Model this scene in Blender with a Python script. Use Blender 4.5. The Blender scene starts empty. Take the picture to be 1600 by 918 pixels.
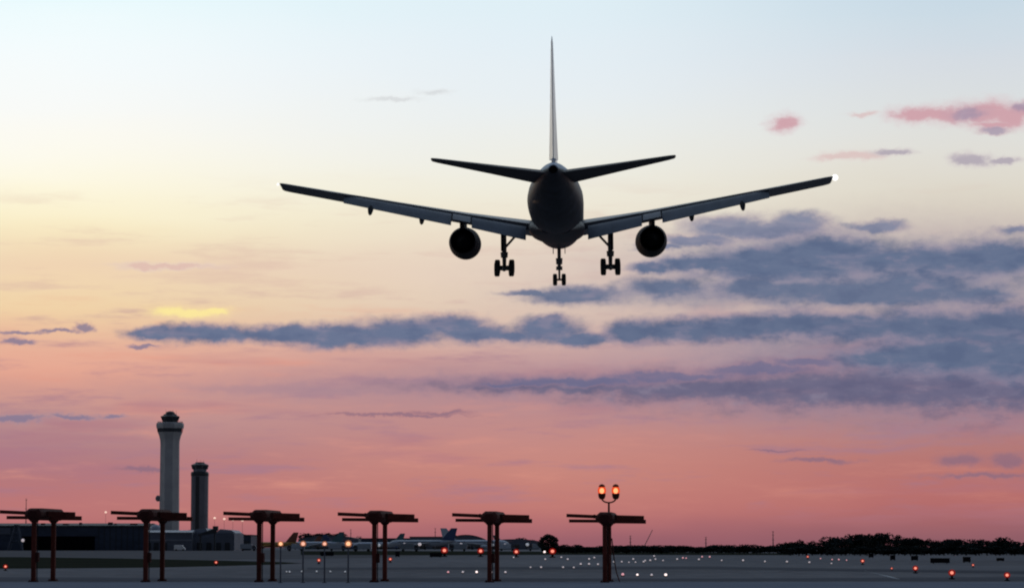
import bpy, bmesh, math, random
from mathutils import Vector, Matrix

random.seed(7)
sc = bpy.context.scene
COL = sc.collection
R = math.radians

# ------------------------------------------------------------------ camera
F = 4637.0                      # focal length in pixels of the 1600 px wide photograph
CX, CY, HY = 800.0, 459.0, 854.0
EYE = 1.6
TILT = math.atan((HY - CY) / F)
cam = bpy.data.cameras.new('camera')
cam.lens = F / 1600.0 * 36.0
cam.sensor_width = 36.0
cam.clip_start, cam.clip_end = 0.5, 40000
camo = bpy.data.objects.new('camera', cam)
COL.objects.link(camo)
camo.location = (0, 0, EYE)
camo.rotation_euler = (R(90) + TILT, 0, 0)
sc.camera = camo

sc.render.engine = 'CYCLES'
sc.view_settings.view_transform = 'Standard'
sc.view_settings.look = 'None'
sc.view_settings.exposure = 0.0
sc.view_settings.gamma = 1.0
sc.view_settings.use_curve_mapping = False
sc.cycles.use_denoising = True
sc.cycles.max_bounces = 6
sc.cycles.filter_width = 2.1
sc.cycles.sample_clamp_indirect = 3.0


def ray(px, py):
    a, b = (px - CX) / F, (CY - py) / F
    return Vector((a, math.cos(TILT) - b * math.sin(TILT), math.sin(TILT) + b * math.cos(TILT)))


def at(px, py, Y):
    """point of the place seen at pixel (px, py), Y metres ahead of the eye"""
    r = ray(px, py)
    return Vector((0, 0, EYE)) + r * (Y / r.y)


def gx(px, Y):
    return at(px, HY, Y).x


def lin(c):
    out = []
    for v in c[:3]:
        v = v / 255.0
        out.append(v / 12.92 if v <= 0.04045 else ((v + 0.055) / 1.055) ** 2.4)
    return (out[0], out[1], out[2], 1.0)


# ------------------------------------------------------------------ sky
SUN_AZ, SUN_EL = R(-16), R(1.2)          # the sun has all but set, ahead and to the left
world = bpy.data.worlds.new('World')
sc.world = world
world.use_nodes = True
NT = world.node_tree
NT.nodes.clear()


def nd(kind, **kw):
    n = NT.nodes.new(kind)
    for k, v in kw.items():
        setattr(n, k, v)
    return n


def plug(sock, v):
    if hasattr(v, 'node'):
        NT.links.new(v, sock)
    else:
        sock.default_value = v


def mth(op, a, b=0.0, c=None, clamp=False):
    n = nd('ShaderNodeMath', operation=op, use_clamp=clamp)
    plug(n.inputs[0], a)
    plug(n.inputs[1], b)
    if c is not None:
        plug(n.inputs[2], c)
    return n.outputs[0]


def vmth(op, a, b=None, c=None):
    n = nd('ShaderNodeVectorMath', operation=op)
    plug(n.inputs[0], a)
    if b is not None:
        plug(n.inputs[1], b)
    if c is not None:
        plug(n.inputs[2], c)
    return n.outputs['Value'] if op in ('LENGTH', 'DOT_PRODUCT') else n.outputs[0]


def sstep(v, lo, hi, o0=0.0, o1=1.0):
    n = nd('ShaderNodeMapRange', interpolation_type='SMOOTHSTEP')
    plug(n.inputs['Value'], v)
    n.inputs['From Min'].default_value = lo
    n.inputs['From Max'].default_value = hi
    n.inputs['To Min'].default_value = o0
    n.inputs['To Max'].default_value = o1
    return n.outputs[0]


def mixc(f, a, b):
    n = nd('ShaderNodeMix', data_type='RGBA')
    plug(n.inputs[0], f)
    plug(n.inputs[6], a)
    plug(n.inputs[7], b)
    return n.outputs[2]


def comb(x, y, z=0.0):
    n = nd('ShaderNodeCombineXYZ')
    plug(n.inputs[0], x)
    plug(n.inputs[1], y)
    plug(n.inputs[2], z)
    return n.outputs[0]


def noise(vec, scale=1.0, detail=4.0, rough=0.55, color=False):
    n = nd('ShaderNodeTexNoise', noise_dimensions='3D')
    plug(n.inputs['Vector'], vec)
    n.inputs['Scale'].default_value = scale
    n.inputs['Detail'].default_value = detail
    n.inputs['Roughness'].default_value = rough
    return n.outputs['Color'] if color else n.outputs['Fac']


def sky_uv(px, py):
    r = ray(px, py)
    return math.atan2(r.x, r.y) * F, math.atan2(r.z, math.hypot(r.x, r.y)) * F


tc = nd('ShaderNodeTexCoord')
sep = nd('ShaderNodeSeparateXYZ')
NT.links.new(tc.outputs['Generated'], sep.inputs[0])
DX, DY, DZ = sep.outputs
AZ = mth('ARCTAN2', DX, DY)
EL = mth('ARCSINE', DZ)
U = mth('MULTIPLY', AZ, F)           # azimuth and elevation, 4637 units to the radian
V = mth('MULTIPLY', EL, F)

COLS = {
    'L': [(854, (152, 96, 105)), (830, (172, 106, 112)), (800, (190, 119, 116)), (760, (184, 119, 121)),
          (710, (172, 124, 132)), (660, (186, 144, 144)), (610, (214, 156, 142)), (580, (232, 168, 146)),
          (545, (230, 174, 152)), (510, (236, 194, 160)), (480, (242, 214, 168)), (440, (241, 214, 180)),
          (415, (239, 210, 178)), (380, (246, 228, 190)), (340, (252, 242, 206)), (290, (254, 249, 227)),
          (230, (253, 251, 242)), (180, (249, 250, 247)), (100, (246, 252, 254)), (40, (240, 252, 254)),
          (0, (232, 250, 254))],
    'C': [(854, (148, 94, 105)), (830, (171, 106, 112)), (800, (191, 119, 115)), (750, (200, 133, 122)),
          (700, (200, 138, 130)), (650, (190, 141, 141)), (610, (174, 136, 145)), (570, (194, 152, 152)),
          (540, (208, 168, 160)), (490, (224, 202, 184)), (450, (228, 208, 190)), (410, (230, 210, 194)),
          (370, (234, 222, 203)), (320, (239, 233, 215)), (270, (239, 237, 225)), (200, (236, 239, 237)),
          (130, (231, 239, 244)), (60, (227, 239, 246)), (0, (223, 239, 246))],
    'R': [(854, (134, 88, 100)), (820, (154, 99, 106)), (790, (184, 109, 107)), (740, (182, 115, 112)),
          (690, (182, 122, 118)), (650, (166, 118, 124)), (610, (142, 116, 136)), (560, (150, 128, 146)),
          (520, (175, 150, 155)), (480, (205, 180, 170)), (440, (205, 185, 175)), (400, (205, 192, 182)),
          (350, (216, 206, 192)), (300, (222, 216, 202)), (240, (225, 223, 217)), (180, (219, 223, 223)),
          (100, (213, 219, 227)), (40, (204, 219, 229)), (0, (198, 216, 229))],
}
VMAX = 900.0
wob = noise(comb(mth('MULTIPLY', U, 1 / 420.0), mth('MULTIPLY', V, 1 / 90.0)), 1.0, 3.0)
Vw = mth('ADD', V, mth('MULTIPLY', mth('SUBTRACT', wob, 0.5), 46.0))
T = mth('MULTIPLY', Vw, 1.0 / VMAX, clamp=True)


def ramp(stops):
    n = nd('ShaderNodeValToRGB')
    cr = n.color_ramp
    cr.interpolation = 'B_SPLINE'
    pts = [(max(0.0, min(1.0, sky_uv(800, py)[1] / VMAX)), c) for py, c in stops]
    cr.elements[0].position, cr.elements[0].color = pts[0][0], lin(pts[0][1])
    cr.elements[1].position, cr.elements[1].color = pts[-1][0], lin(pts[-1][1])
    for p, c in pts[1:-1]:
        e = cr.elements.new(p)
        e.color = lin(c)
    NT.links.new(T, n.inputs[0])
    return n.outputs[0]


cL, cC, cR = ramp(COLS['L']), ramp(COLS['C']), ramp(COLS['R'])
base = mixc(sstep(U, -760, 60), cL, cC)
base = mixc(sstep(U, 0, 760), base, cR)

# thin stretched veils of salmon and mauve low in the sky
streak = noise(comb(mth('MULTIPLY', U, 1 / 230.0), mth('MULTIPLY', V, 1 / 34.0), 3.7), 1.0, 5.0, 0.62)
streak2 = noise(comb(mth('MULTIPLY', U, 1 / 520.0), mth('MULTIPLY', V, 1 / 60.0), 9.1), 1.0, 4.0, 0.55)
wlow = mth('MULTIPLY', sstep(V, 20, 110), sstep(V, 420, 320))
wleft = sstep(U, 250, -500, 0.45, 1.0)
base = mixc(mth('MULTIPLY', mth('MULTIPLY', sstep(streak, 0.50, 0.74), 0.55), mth('MULTIPLY', wlow, wleft)), base, lin((228, 154, 134)))
base = mixc(mth('MULTIPLY', mth('MULTIPLY', sstep(streak, 0.47, 0.28), 0.6), wlow), base, lin((162, 122, 142)))
base = mixc(mth('MULTIPLY', mth('MULTIPLY', sstep(streak2, 0.48, 0.3), 0.55), mth('MULTIPLY', sstep(V, 10, 60), sstep(V, 380, 260))), base, lin((172, 118, 132)))
wmid = mth('MULTIPLY', sstep(V, 300, 400), sstep(V, 600, 480))
base = mixc(mth('MULTIPLY', mth('MULTIPLY', sstep(streak, 0.5, 0.3), 0.35), wmid), base, lin((214, 178, 168)))

# warped coordinates for the clouds
P0 = comb(U, V)
nz1 = vmth('SUBTRACT', noise(vmth('MULTIPLY', P0, (1 / 70.0, 1 / 34.0, 0)), 1.0, 2.0, 0.5, True), (0.5, 0.5, 0.5))
nz2 = vmth('SUBTRACT', noise(vmth('MULTIPLY', P0, (1 / 20.0, 1 / 15.0, 0)), 1.0, 4.0, 0.6, True), (0.5, 0.5, 0.5))
P = vmth('MULTIPLY_ADD', nz1, (40.0, 20.0, 0), P0)
P = vmth('MULTIPLY_ADD', nz2, (20.0, 15.0, 0), P)
EDGE = noise(vmth('MULTIPLY', P0, (1 / 30.0, 1 / 17.0, 0)), 1.0, 6.0, 0.66)


PS = vmth('MULTIPLY_ADD', nz1, (34.0, 14.0, 0), P0)
PS = vmth('MULTIPLY_ADD', nz2, (26.0, 15.0, 0), PS)


def field(blobs, k=0.25, PV=None):
    cur = None
    for (px, py, rx, ry) in blobs:
        u, v = sky_uv(px, py)
        d = vmth('LENGTH', vmth('MULTIPLY_ADD', PV or P, (1 / rx, 1 / ry, 0), (-u / rx, -v / ry, 0)))
        cur = d if cur is None else mth('SMOOTH_MIN', cur, d, k)
    return cur


BIG = noise(vmth('MULTIPLY', P0, (1 / 150.0, 1 / 26.0, 0)), 1.0, 4.0, 0.6)

PUFF = noise(vmth('ADD', vmth('MULTIPLY', P0, (1 / 52.0, 1 / 24.0, 0)), (7.3, 2.1, 0)), 1.0, 5.0, 0.55)


def layer(col, blobs, c_core, c_edge, soft=0.35, rough=0.6, op=1.0, k=0.25, PV=None, shade=False):
    d = field(blobs, k, PV)
    d = mth('ADD', d, mth('MULTIPLY', mth('SUBTRACT', EDGE, 0.5), rough))
    a = mth('MULTIPLY', sstep(d, 1.0 + soft, 1.0 - soft), op)
    cc = mixc(sstep(d, 1.05, 0.45), lin(c_edge), lin(c_core))
    cc = mixc(sstep(BIG, 0.50, 0.74, 0.0, 0.5), cc, lin(c_edge))
    if shade:
        dk = tuple(c * k_ for c, k_ in zip(c_core, (0.90, 0.92, 0.95)))
        cc = mixc(sstep(PUFF, 0.46, 0.66, 0.0, 0.9), cc, lin(dk))
        cc = mixc(sstep(PUFF, 0.46, 0.28, 0.0, 0.45), cc, lin((150, 140, 160)))
    return mixc(a, col, cc)


# broad thin grey veil behind the banks
base = layer(base, [(1420, 430, 420, 70), (1250, 410, 260, 50), (1450, 545, 430, 92), (1100, 460, 220, 26)],
             (140, 138, 158), (176, 158, 168), soft=0.95, rough=0.4, op=0.72)
base = layer(base, [(760, 600, 420, 22), (500, 608, 260, 14)],
             (160, 132, 148), (176, 140, 148), soft=0.95, rough=0.6, op=0.6)
# mauve stratus sheet low on the right
base = layer(base, [(1300, 606, 300, 36), (1500, 600, 260, 50), (1120, 608, 260, 24), (1600, 590, 180, 66),
                    (1420, 562, 150, 36), (900, 602, 230, 15)],
             (104, 103, 131), (150, 124, 142), soft=0.75, rough=0.8, op=0.94, shade=True)
base = layer(base, [(900, 596, 140, 8), (1050, 588, 130, 9), (1180, 578, 100, 10), (1260, 566, 60, 9), (800, 600, 60, 5)],
             (112, 110, 142), (150, 124, 144), soft=0.5, rough=0.6, op=0.8)
# blue-grey cumulus banks
base = layer(base, [(1140, 352, 76, 18), (1248, 350, 54, 19), (1190, 360, 110, 15), (1365, 352, 50, 10), (1590, 358, 34, 8), (1090, 374, 70, 11), (1030, 385, 40, 6)],
             (122, 130, 158), (168, 156, 168), soft=0.5, rough=0.6, op=0.9, shade=True)
base = layer(base, [(1290, 396, 120, 32), (1180, 410, 105, 29), (1420, 408, 135, 28), (1550, 404, 105, 32), (1240, 424, 150, 18), (1480, 422, 130, 17),
                    (1090, 412, 70, 14), (1020, 418, 44, 8)],
             (102, 115, 143), (142, 138, 160), soft=0.52, rough=0.60, shade=True)
base = layer(base, [(1040, 450, 66, 19), (900, 462, 84, 14), (830, 458, 50, 6), (1180, 450, 80, 17), (1290, 456, 115, 22), (1420, 452, 125, 29),
                    (1530, 460, 70, 16), (1350, 464, 160, 12)],
             (102, 115, 143), (142, 138, 158), soft=0.52, rough=0.60, op=0.96, shade=True)
base = layer(base, [(330, 523, 110, 15), (440, 521, 76, 16), (530, 525, 110, 19), (630, 519, 90, 22), (705, 508, 62, 20), (740, 520, 60, 17), (800, 524, 40, 8),
                    (240, 521, 50, 10), (855, 516, 56, 22), (860, 502, 28, 11), (905, 530, 56, 12)],
             (107, 118, 146), (146, 134, 154), soft=0.48, rough=0.60, shade=True)
base = layer(base, [(985, 520, 40, 20), (1060, 516, 95, 21), (1160, 513, 85, 22), (1235, 505, 76, 22), (1330, 512, 115, 20),
                    (1450, 510, 120, 28), (1570, 512, 110, 38), (1480, 554, 140, 32), (1590, 556, 90, 44), (1370, 558, 70, 17)],
             (100, 112, 140), (138, 131, 154), soft=0.48, rough=0.60, shade=True)
# scraps of cloud
base = layer(base, [(26, 654, 54, 6), (112, 650, 40, 4), (175, 648, 26, 4), (132, 511, 13, 6), (30, 519, 44, 3), (26, 534, 26, 4),
                    (90, 517, 40, 3), (225, 541, 22, 3)],
             (132, 122, 148), (170, 140, 152), soft=0.5, rough=0.95, op=0.85, PV=PS)
base = layer(base, [(620, 649, 110, 2.4), (690, 645, 44, 3), (1500, 717, 34, 11), (1576, 718, 38, 12), (1280, 720, 60, 4), (1545, 742, 90, 4),
                    (1215, 704, 40, 2), (230, 732, 50, 4)],
             (138, 108, 128), (160, 116, 128), soft=0.6, rough=0.95, op=0.75, PV=PS)
# pink tufts high on the right, a faint one left of the fin
base = layer(base, [(1425, 181, 40, 14), (1478, 179, 62, 17), (1540, 176, 46, 22), (1580, 184, 42, 19), (1560, 196, 46, 9), (1224, 191, 25, 15),
                    (1600, 172, 22, 12)],
             (206, 156, 166), (218, 196, 200), soft=0.6, rough=0.95, op=0.9, PV=PS)
base = layer(base, [(1512, 178, 30, 14), (1600, 168, 20, 11), (1555, 206, 26, 6)],
             (162, 146, 168), (196, 160, 172), soft=0.6, rough=0.95, op=0.8, PV=PS)
base = layer(base, [(1310, 247, 42, 6), (1340, 243, 46, 8), (1350, 180, 22, 5), (260, 415, 80, 5), (215, 417, 30, 6)],
             (216, 178, 178), (222, 200, 198), soft=0.6, rough=0.95, op=0.6, PV=PS)
base = layer(base, [(1395, 237, 36, 6), (1522, 249, 34, 12), (1575, 250, 28, 7), (1505, 252, 22, 8)],
             (172, 162, 176), (206, 196, 198), soft=0.5, rough=0.95, op=0.85, PV=PS)
base = layer(base, [(676, 144, 24, 5), (610, 154, 40, 4)], (204, 206, 208), (222, 224, 224), soft=0.7, rough=0.95, op=0.55, PV=PS)
# the one cloud that still catches the sun
base = layer(base, [(266, 486, 32, 10), (300, 489, 48, 10), (338, 486, 26, 6)], (252, 232, 158), (244, 216, 166), soft=0.75, rough=0.95, PV=PS, k=0.3)

# above the frame the pale sky turns bluer towards the zenith
upper = mixc(sstep(EL, R(25), R(85)), lin((214, 230, 242)), lin((140, 166, 202)))
front = mixc(sstep(EL, R(10.6), R(24)), base, upper)

nish = nd('ShaderNodeTexSky', sky_type='NISHITA')
nish.sun_disc = False
nish.sun_elevation = SUN_EL
nish.sun_rotation = SUN_AZ
nish.air_density, nish.dust_density, nish.ozone_density = 1.0, 1.0, 2.0
bg_n = nd('ShaderNodeBackground')
tint = nd('ShaderNodeMix', data_type='RGBA', blend_type='MULTIPLY')
tint.inputs[0].default_value = 1.0
NT.links.new(nish.outputs[0], tint.inputs[6])
tint.inputs[7].default_value = (1.0, 0.93, 1.06, 1)
NT.links.new(tint.outputs[2], bg_n.inputs[0])
bg_n.inputs[1].default_value = 0.15
bg_f = nd('ShaderNodeBackground')
NT.links.new(front, bg_f.inputs[0])
bg_f.inputs[1].default_value = 1.0
facing = sstep(mth('ADD', DY, mth('MULTIPLY', DZ, 0.35)), -0.30, 0.66)
ms = nd('ShaderNodeMixShader')
NT.links.new(facing, ms.inputs[0])
NT.links.new(bg_n.outputs[0], ms.inputs[1])
NT.links.new(bg_f.outputs[0], ms.inputs[2])
wo = nd('ShaderNodeOutputWorld')
NT.links.new(ms.outputs[0], wo.inputs[0])
world.cycles.sampling_method = 'MANUAL'
world.cycles.sample_map_resolution = 512

# ------------------------------------------------------------------ sun, nearly down
sun = bpy.data.lights.new('sun', 'SUN')
sun.energy = 0.08
sun.angle = R(0.5)
sun.color = (1.0, 0.62, 0.36)
suno = bpy.data.objects.new('sun', sun)
COL.objects.link(suno)
to_sun = Vector((math.sin(SUN_AZ) * math.cos(SUN_EL), math.cos(SUN_AZ) * math.cos(SUN_EL), math.sin(SUN_EL)))
suno.rotation_euler = to_sun.to_track_quat('Z', 'Y').to_euler()


# ------------------------------------------------------------------ materials
def mat(name, col, rough=0.6, metal=0.0, var=0.12, scale=3.0, stretch=(1, 1, 1), spec=0.4, bump=0.0, coat=0.0, col2=None):
    m = bpy.data.materials.new(name)
    m.use_nodes = True
    t = m.node_tree
    b = t.nodes['Principled BSDF']
    b.inputs['Roughness'].default_value = rough
    b.inputs['Metallic'].default_value = metal
    b.inputs['Specular IOR Level'].default_value = spec
    b.inputs['Coat Weight'].default_value = coat
    co = t.nodes.new('ShaderNodeTexCoord')
    mp = t.nodes.new('ShaderNodeMapping')
    mp.inputs['Scale'].default_value = stretch
    nz = t.nodes.new('ShaderNodeTexNoise')
    nz.inputs['Scale'].default_value = scale
    nz.inputs['Detail'].default_value = 6
    nz.inputs['Roughness'].default_value = 0.6
    t.links.new(co.outputs['Object'], mp.inputs[0])
    t.links.new(mp.outputs[0], nz.inputs['Vector'])
    cr = t.nodes.new('ShaderNodeValToRGB')
    lo = tuple(c * (1 - var) for c in col)
    hi = tuple(c * (1 + var) for c in (col2 or col))
    cr.color_ramp.elements[0].position, cr.color_ramp.elements[1].position = 0.3, 0.7
    cr.color_ramp.elements[0].color = (*lo, 1)
    cr.color_ramp.elements[1].color = (*hi, 1)
    t.links.new(nz.outputs['Fac'], cr.inputs[0])
    t.links.new(cr.outputs[0], b.inputs['Base Color'])
    if bump:
        bp = t.nodes.new('ShaderNodeBump')
        bp.inputs['Strength'].default_value = bump
        t.links.new(nz.outputs['Fac'], bp.inputs['Height'])
        t.links.new(bp.outputs[0], b.inputs['Normal'])
    return m


def vary(m, lo=0.7, hi=1.25):
    t = m.node_tree
    b = t.nodes['Principled BSDF']
    src = b.inputs['Base Color'].links[0].from_socket
    oi = t.nodes.new('ShaderNodeObjectInfo')
    mr = t.nodes.new('ShaderNodeMapRange')
    mr.inputs['To Min'].default_value, mr.inputs['To Max'].default_value = lo, hi
    t.links.new(oi.outputs['Random'], mr.inputs['Value'])
    vm = t.nodes.new('ShaderNodeVectorMath')
    vm.operation = 'SCALE'
    t.links.new(src, vm.inputs[0])
    t.links.new(mr.outputs[0], vm.inputs['Scale'])
    t.links.new(vm.outputs[0], b.inputs['Base Color'])
    return m


def glow(name, col, strength):
    m = bpy.data.materials.new(name)
    m.use_nodes = True
    b = m.node_tree.nodes['Principled BSDF']
    b.inputs['Base Color'].default_value = (*col, 1)
    b.inputs['Emission Color'].default_value = (*col, 1)
    b.inputs['Emission Strength'].default_value = strength
    return m


def lens_glass(name, col, strength, clear):
    """tinted lamp glass and painted halo shells: lets the core show through and glows in its own colour"""
    m = bpy.data.materials.new(name)
    m.use_nodes = True
    t = m.node_tree
    t.nodes.clear()
    tr = t.nodes.new('ShaderNodeBsdfTransparent')
    tr.inputs[0].default_value = (*[min(1, c * 0.6 + 0.4) for c in col], 1)
    em = t.nodes.new('ShaderNodeEmission')
    em.inputs[0].default_value = (*col, 1)
    em.inputs[1].default_value = strength
    mx = t.nodes.new('ShaderNodeMixShader')
    mx.inputs[0].default_value = 1 - clear
    t.links.new(tr.outputs[0], mx.inputs[1])
    t.links.new(em.outputs[0], mx.inputs[2])
    o = t.nodes.new('ShaderNodeOutputMaterial')
    t.links.new(mx.outputs[0], o.inputs[0])
    return m


M = {
    'silver': mat('skin_painted_sheen', (0.020, 0.024, 0.036), 0.5, 0.0, 0.55, 1.1, spec=0.14),
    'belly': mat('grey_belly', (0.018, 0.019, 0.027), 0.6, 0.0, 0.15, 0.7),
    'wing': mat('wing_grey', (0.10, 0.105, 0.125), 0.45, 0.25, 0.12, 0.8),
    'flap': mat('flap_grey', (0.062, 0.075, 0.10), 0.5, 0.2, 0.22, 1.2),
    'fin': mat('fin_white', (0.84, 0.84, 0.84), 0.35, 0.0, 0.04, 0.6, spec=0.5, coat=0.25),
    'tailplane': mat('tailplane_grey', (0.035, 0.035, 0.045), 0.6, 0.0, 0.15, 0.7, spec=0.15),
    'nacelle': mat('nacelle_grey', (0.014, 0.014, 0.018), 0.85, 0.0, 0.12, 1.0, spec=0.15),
    'nozzle': mat('burnt_metal', (0.006, 0.006, 0.007), 0.95, 0.0, 0.3, 3.0, spec=0.02),
    'gear': mat('gear_steel', (0.06, 0.06, 0.065), 0.55, 0.2, 0.2, 5.0),
    'tyre': mat('tyre_rubber', (0.014, 0.014, 0.015), 0.85, 0.0, 0.2, 6.0),
    'ant_red': mat('aviation_red_paint', (0.098, 0.023, 0.017), 0.8, 0.0, 0.3, 2.5, spec=0.1),
    'ant_dark': mat('faded_red_housing', (0.055, 0.016, 0.014), 0.85, 0.0, 0.3, 2.0, spec=0.1),
    'concrete_t': mat('tower_concrete', (0.36, 0.345, 0.35), 0.85, 0.0, 0.16, 0.09, spec=0.2),
    'concrete_d': mat('old_tower_concrete', (0.17, 0.16, 0.18), 0.85, 0.0, 0.15, 0.06, spec=0.2),
    'dark_glass': mat('cab_glass', (0.02, 0.025, 0.035), 0.2, 0.0, 0.2, 0.3),
    'dark_panel': mat('dark_panel', (0.03, 0.03, 0.035), 0.6, 0.0, 0.3, 0.3),
    'navy_clad': mat('navy_cladding', (0.045, 0.055, 0.085), 0.7, 0.0, 0.25, 0.12, (1, 1, 3), spec=0.2),
    'blue_clad': mat('blue_grey_cladding', (0.11, 0.12, 0.155), 0.7, 0.0, 0.2, 0.1, (1, 1, 3), spec=0.2),
    'roof_pale': mat('pale_roof_sheet', (0.20, 0.215, 0.26), 0.6, 0.0, 0.15, 0.1, spec=0.3),
    'roof_dark': mat('dark_roof_felt', (0.03, 0.032, 0.04), 0.8, 0.0, 0.3, 0.1),
    'shade_black': mat('doorway_shade', (0.004, 0.004, 0.006), 0.9, 0.0, 0.3, 0.1, spec=0.0),
    'plane_white': mat('airframe_white', (0.33, 0.36, 0.42), 0.45, 0.0, 0.1, 0.2),
    'plane_yellow': mat('airframe_yellow', (0.36, 0.20, 0.045), 0.5, 0.0, 0.15, 0.2),
    'tail_rust': mat('tail_rust_red', (0.16, 0.05, 0.03), 0.5, 0.0, 0.15, 0.2),
    'tail_blue': mat('tail_blue', (0.03, 0.055, 0.14), 0.5, 0.0, 0.15, 0.2),
    'tail_teal': mat('tail_teal', (0.05, 0.12, 0.14), 0.5, 0.0, 0.15, 0.2),
    'pole': mat('pole_paint', (0.05, 0.055, 0.075), 0.7, 0.0, 0.2, 3.0),
    'sign_black': mat('sign_back', (0.008, 0.008, 0.012), 0.8, 0.0, 0.3, 3.0, spec=0.1),
    'bark': mat('bark', (0.05, 0.038, 0.028), 0.9, 0.0, 0.3, 2.0),
    'leaf': mat('leaves', (0.017, 0.022, 0.022), 0.9, 0.0, 0.35, 0.7, spec=0.0, col2=(0.027, 0.034, 0.031)),
    'leaf2': mat('leaves_blue_green', (0.015, 0.02, 0.022), 0.9, 0.0, 0.35, 0.7, spec=0.0, col2=(0.024, 0.031, 0.032)),
    'van': mat('van_white', (0.7, 0.68, 0.68), 0.4, 0.0, 0.05, 1.0),
    'lamp_white': glow('lamp_white', (1.0, 0.80, 0.76), 1.5),
    'lamp_warm': glow('lamp_warm', (1.0, 0.78, 0.52), 2.0),
    'lamp_mast': glow('lamp_mast', (1.0, 0.66, 0.52), 0.9),
    'lamp_dim': glow('lamp_dim', (0.84, 0.72, 0.74), 0.40),
    'lamp_faint': glow('lamp_faint', (0.72, 0.74, 0.80), 0.24),
    'lamp_pink': glow('lamp_pink', (1.0, 0.46, 0.50), 0.62),
    'red_core': glow('red_core', (1.0, 0.60, 0.42), 3.6),
    'red_halo_lens': lens_glass('red_halo_lens', (0.50, 0.016, 0.012), 0.5, 0.38),
    'beacon_core': glow('beacon_core', (1.0, 0.74, 0.36), 3.4),
    'beacon_lens': lens_glass('beacon_lens', (1.0, 0.12, 0.03), 0.85, 0.45),
    'amber_halo': lens_glass('amber_halo', (1.0, 0.42, 0.22), 0.42, 0.55),
    'strobe': glow('strobe_white', (1.0, 0.99, 0.97), 1.7),
    'nav_dim': glow('nav_dim', (1.0, 0.96, 0.9), 1.0),
}

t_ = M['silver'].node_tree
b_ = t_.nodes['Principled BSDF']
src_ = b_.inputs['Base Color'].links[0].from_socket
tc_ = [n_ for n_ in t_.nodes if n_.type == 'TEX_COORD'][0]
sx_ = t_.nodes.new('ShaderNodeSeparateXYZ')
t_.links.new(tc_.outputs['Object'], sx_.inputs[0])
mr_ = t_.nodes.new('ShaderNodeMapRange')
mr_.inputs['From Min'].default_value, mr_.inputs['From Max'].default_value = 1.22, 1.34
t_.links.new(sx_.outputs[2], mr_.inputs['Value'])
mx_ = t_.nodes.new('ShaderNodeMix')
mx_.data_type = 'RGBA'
mx_.inputs[7].default_value = (0.30, 0.36, 0.46, 1)  # grey-blue upper skin: sky reflection along the fuselage top put into base colour
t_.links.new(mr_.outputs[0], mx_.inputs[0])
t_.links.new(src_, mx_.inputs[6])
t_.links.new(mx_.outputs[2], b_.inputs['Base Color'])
for key in ('ant_red', 'ant_dark', 'plane_white', 'leaf', 'leaf2'):
    vary(M[key])


# ------------------------------------------------------------------ mesh helpers
class MB:
    def __init__(self):
        self.v, self.f = [], []

    def add(self, vs, fs):
        o = len(self.v)
        self.v += [tuple(p) for p in vs]
        self.f += [tuple(i + o for i in q) for q in fs]
        return self

    def box(self, x0, x1, y0, y1, z0, z1):
        vs = [(x, y, z) for z in (z0, z1) for y in (y0, y1) for x in (x0, x1)]
        return self.add(vs, [(0, 2, 3, 1), (4, 5, 7, 6), (0, 1, 5, 4), (2, 6, 7, 3), (0, 4, 6, 2), (1, 3, 7, 5)])

    def loft(self, rings, cap=True, closed=True):
        n = len(rings[0])
        vs = [p for r in rings for p in r]
        fs = []
        for k in range(len(rings) - 1):
            for i in range(n if closed else n - 1):
                j = (i + 1) % n
                fs.append((k * n + i, k * n + j, (k + 1) * n + j, (k + 1) * n + i))
        if cap:
            fs.append(tuple(range(n))[::-1])
            fs.append(tuple((len(rings) - 1) * n + i for i in range(n)))
        return self.add(vs, fs)

    def tube(self, a, b, r0, r1=None, n=10):
        a, b = Vector(a), Vector(b)
        r1 = r0 if r1 is None else r1
        d = (b - a).normalized()
        u = d.orthogonal().normalized()
        w = d.cross(u)
        rg = [[p + (u * math.cos(2 * math.pi * i / n) + w * math.sin(2 * math.pi * i / n)) * r for i in range(n)]
              for p, r in ((a, r0), (b, r1))]
        return self.loft(rg)

    def bar(self, a, b, w, h, h2=None):
        """rectangular bar from a to b, w thick along y, h tall"""
        a, b = Vector(a), Vector(b)
        h2 = h if h2 is None else h2
        rg = [[p + Vector((0, sy * w / 2, sz * hh / 2)) for sy, sz in ((-1, -1), (1, -1), (1, 1), (-1, 1))] for p, hh in ((a, h), (b, h2))]
        return self.loft(rg)

    def lathe(self, prof, axis='z', c=(0, 0, 0), n=24, cap=True):
        rg = []
        for s, r in prof:
            ring = []
            for i in range(n):
                a = 2 * math.pi * i / n
                p, q = r * math.cos(a), r * math.sin(a)
                ring.append((c[0] + p, c[1] + q, c[2] + s) if axis == 'z' else
                            (c[0] + p, c[1] + s, c[2] + q) if axis == 'y' else (c[0] + s, c[1] + p, c[2] + q))
            rg.append(ring)
        return self.loft(rg, cap)

    def ball(self, c, r, n=12, sz=1.0):
        prof = [(-r * sz * math.cos(math.pi * k / 8), max(r * math.sin(math.pi * k / 8), r * 0.02)) for k in range(9)]
        return self.lathe(prof, 'z', c, n)

    def build(self, name, material, parent=None, smooth=False, bevel=0.0):
        me = bpy.data.meshes.new(name)
        me.from_pydata(self.v, [], self.f)
        bm = bmesh.new()
        bm.from_mesh(me)
        bmesh.ops.recalc_face_normals(bm, faces=bm.faces)
        bm.to_mesh(me)
        bm.free()
        me.materials.append(material)
        if smooth:
            for p in me.polygons:
                p.use_smooth = True
            try:
                me.set_sharp_from_angle(angle=R(40))
            except Exception:
                pass
        o = bpy.data.objects.new(name, me)
        COL.objects.link(o)
        if parent is not None:
            o.parent = parent
        if bevel:
            b = o.modifiers.new('bevel', 'BEVEL')
            b.width = bevel
            b.segments = 2
        return o


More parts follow.
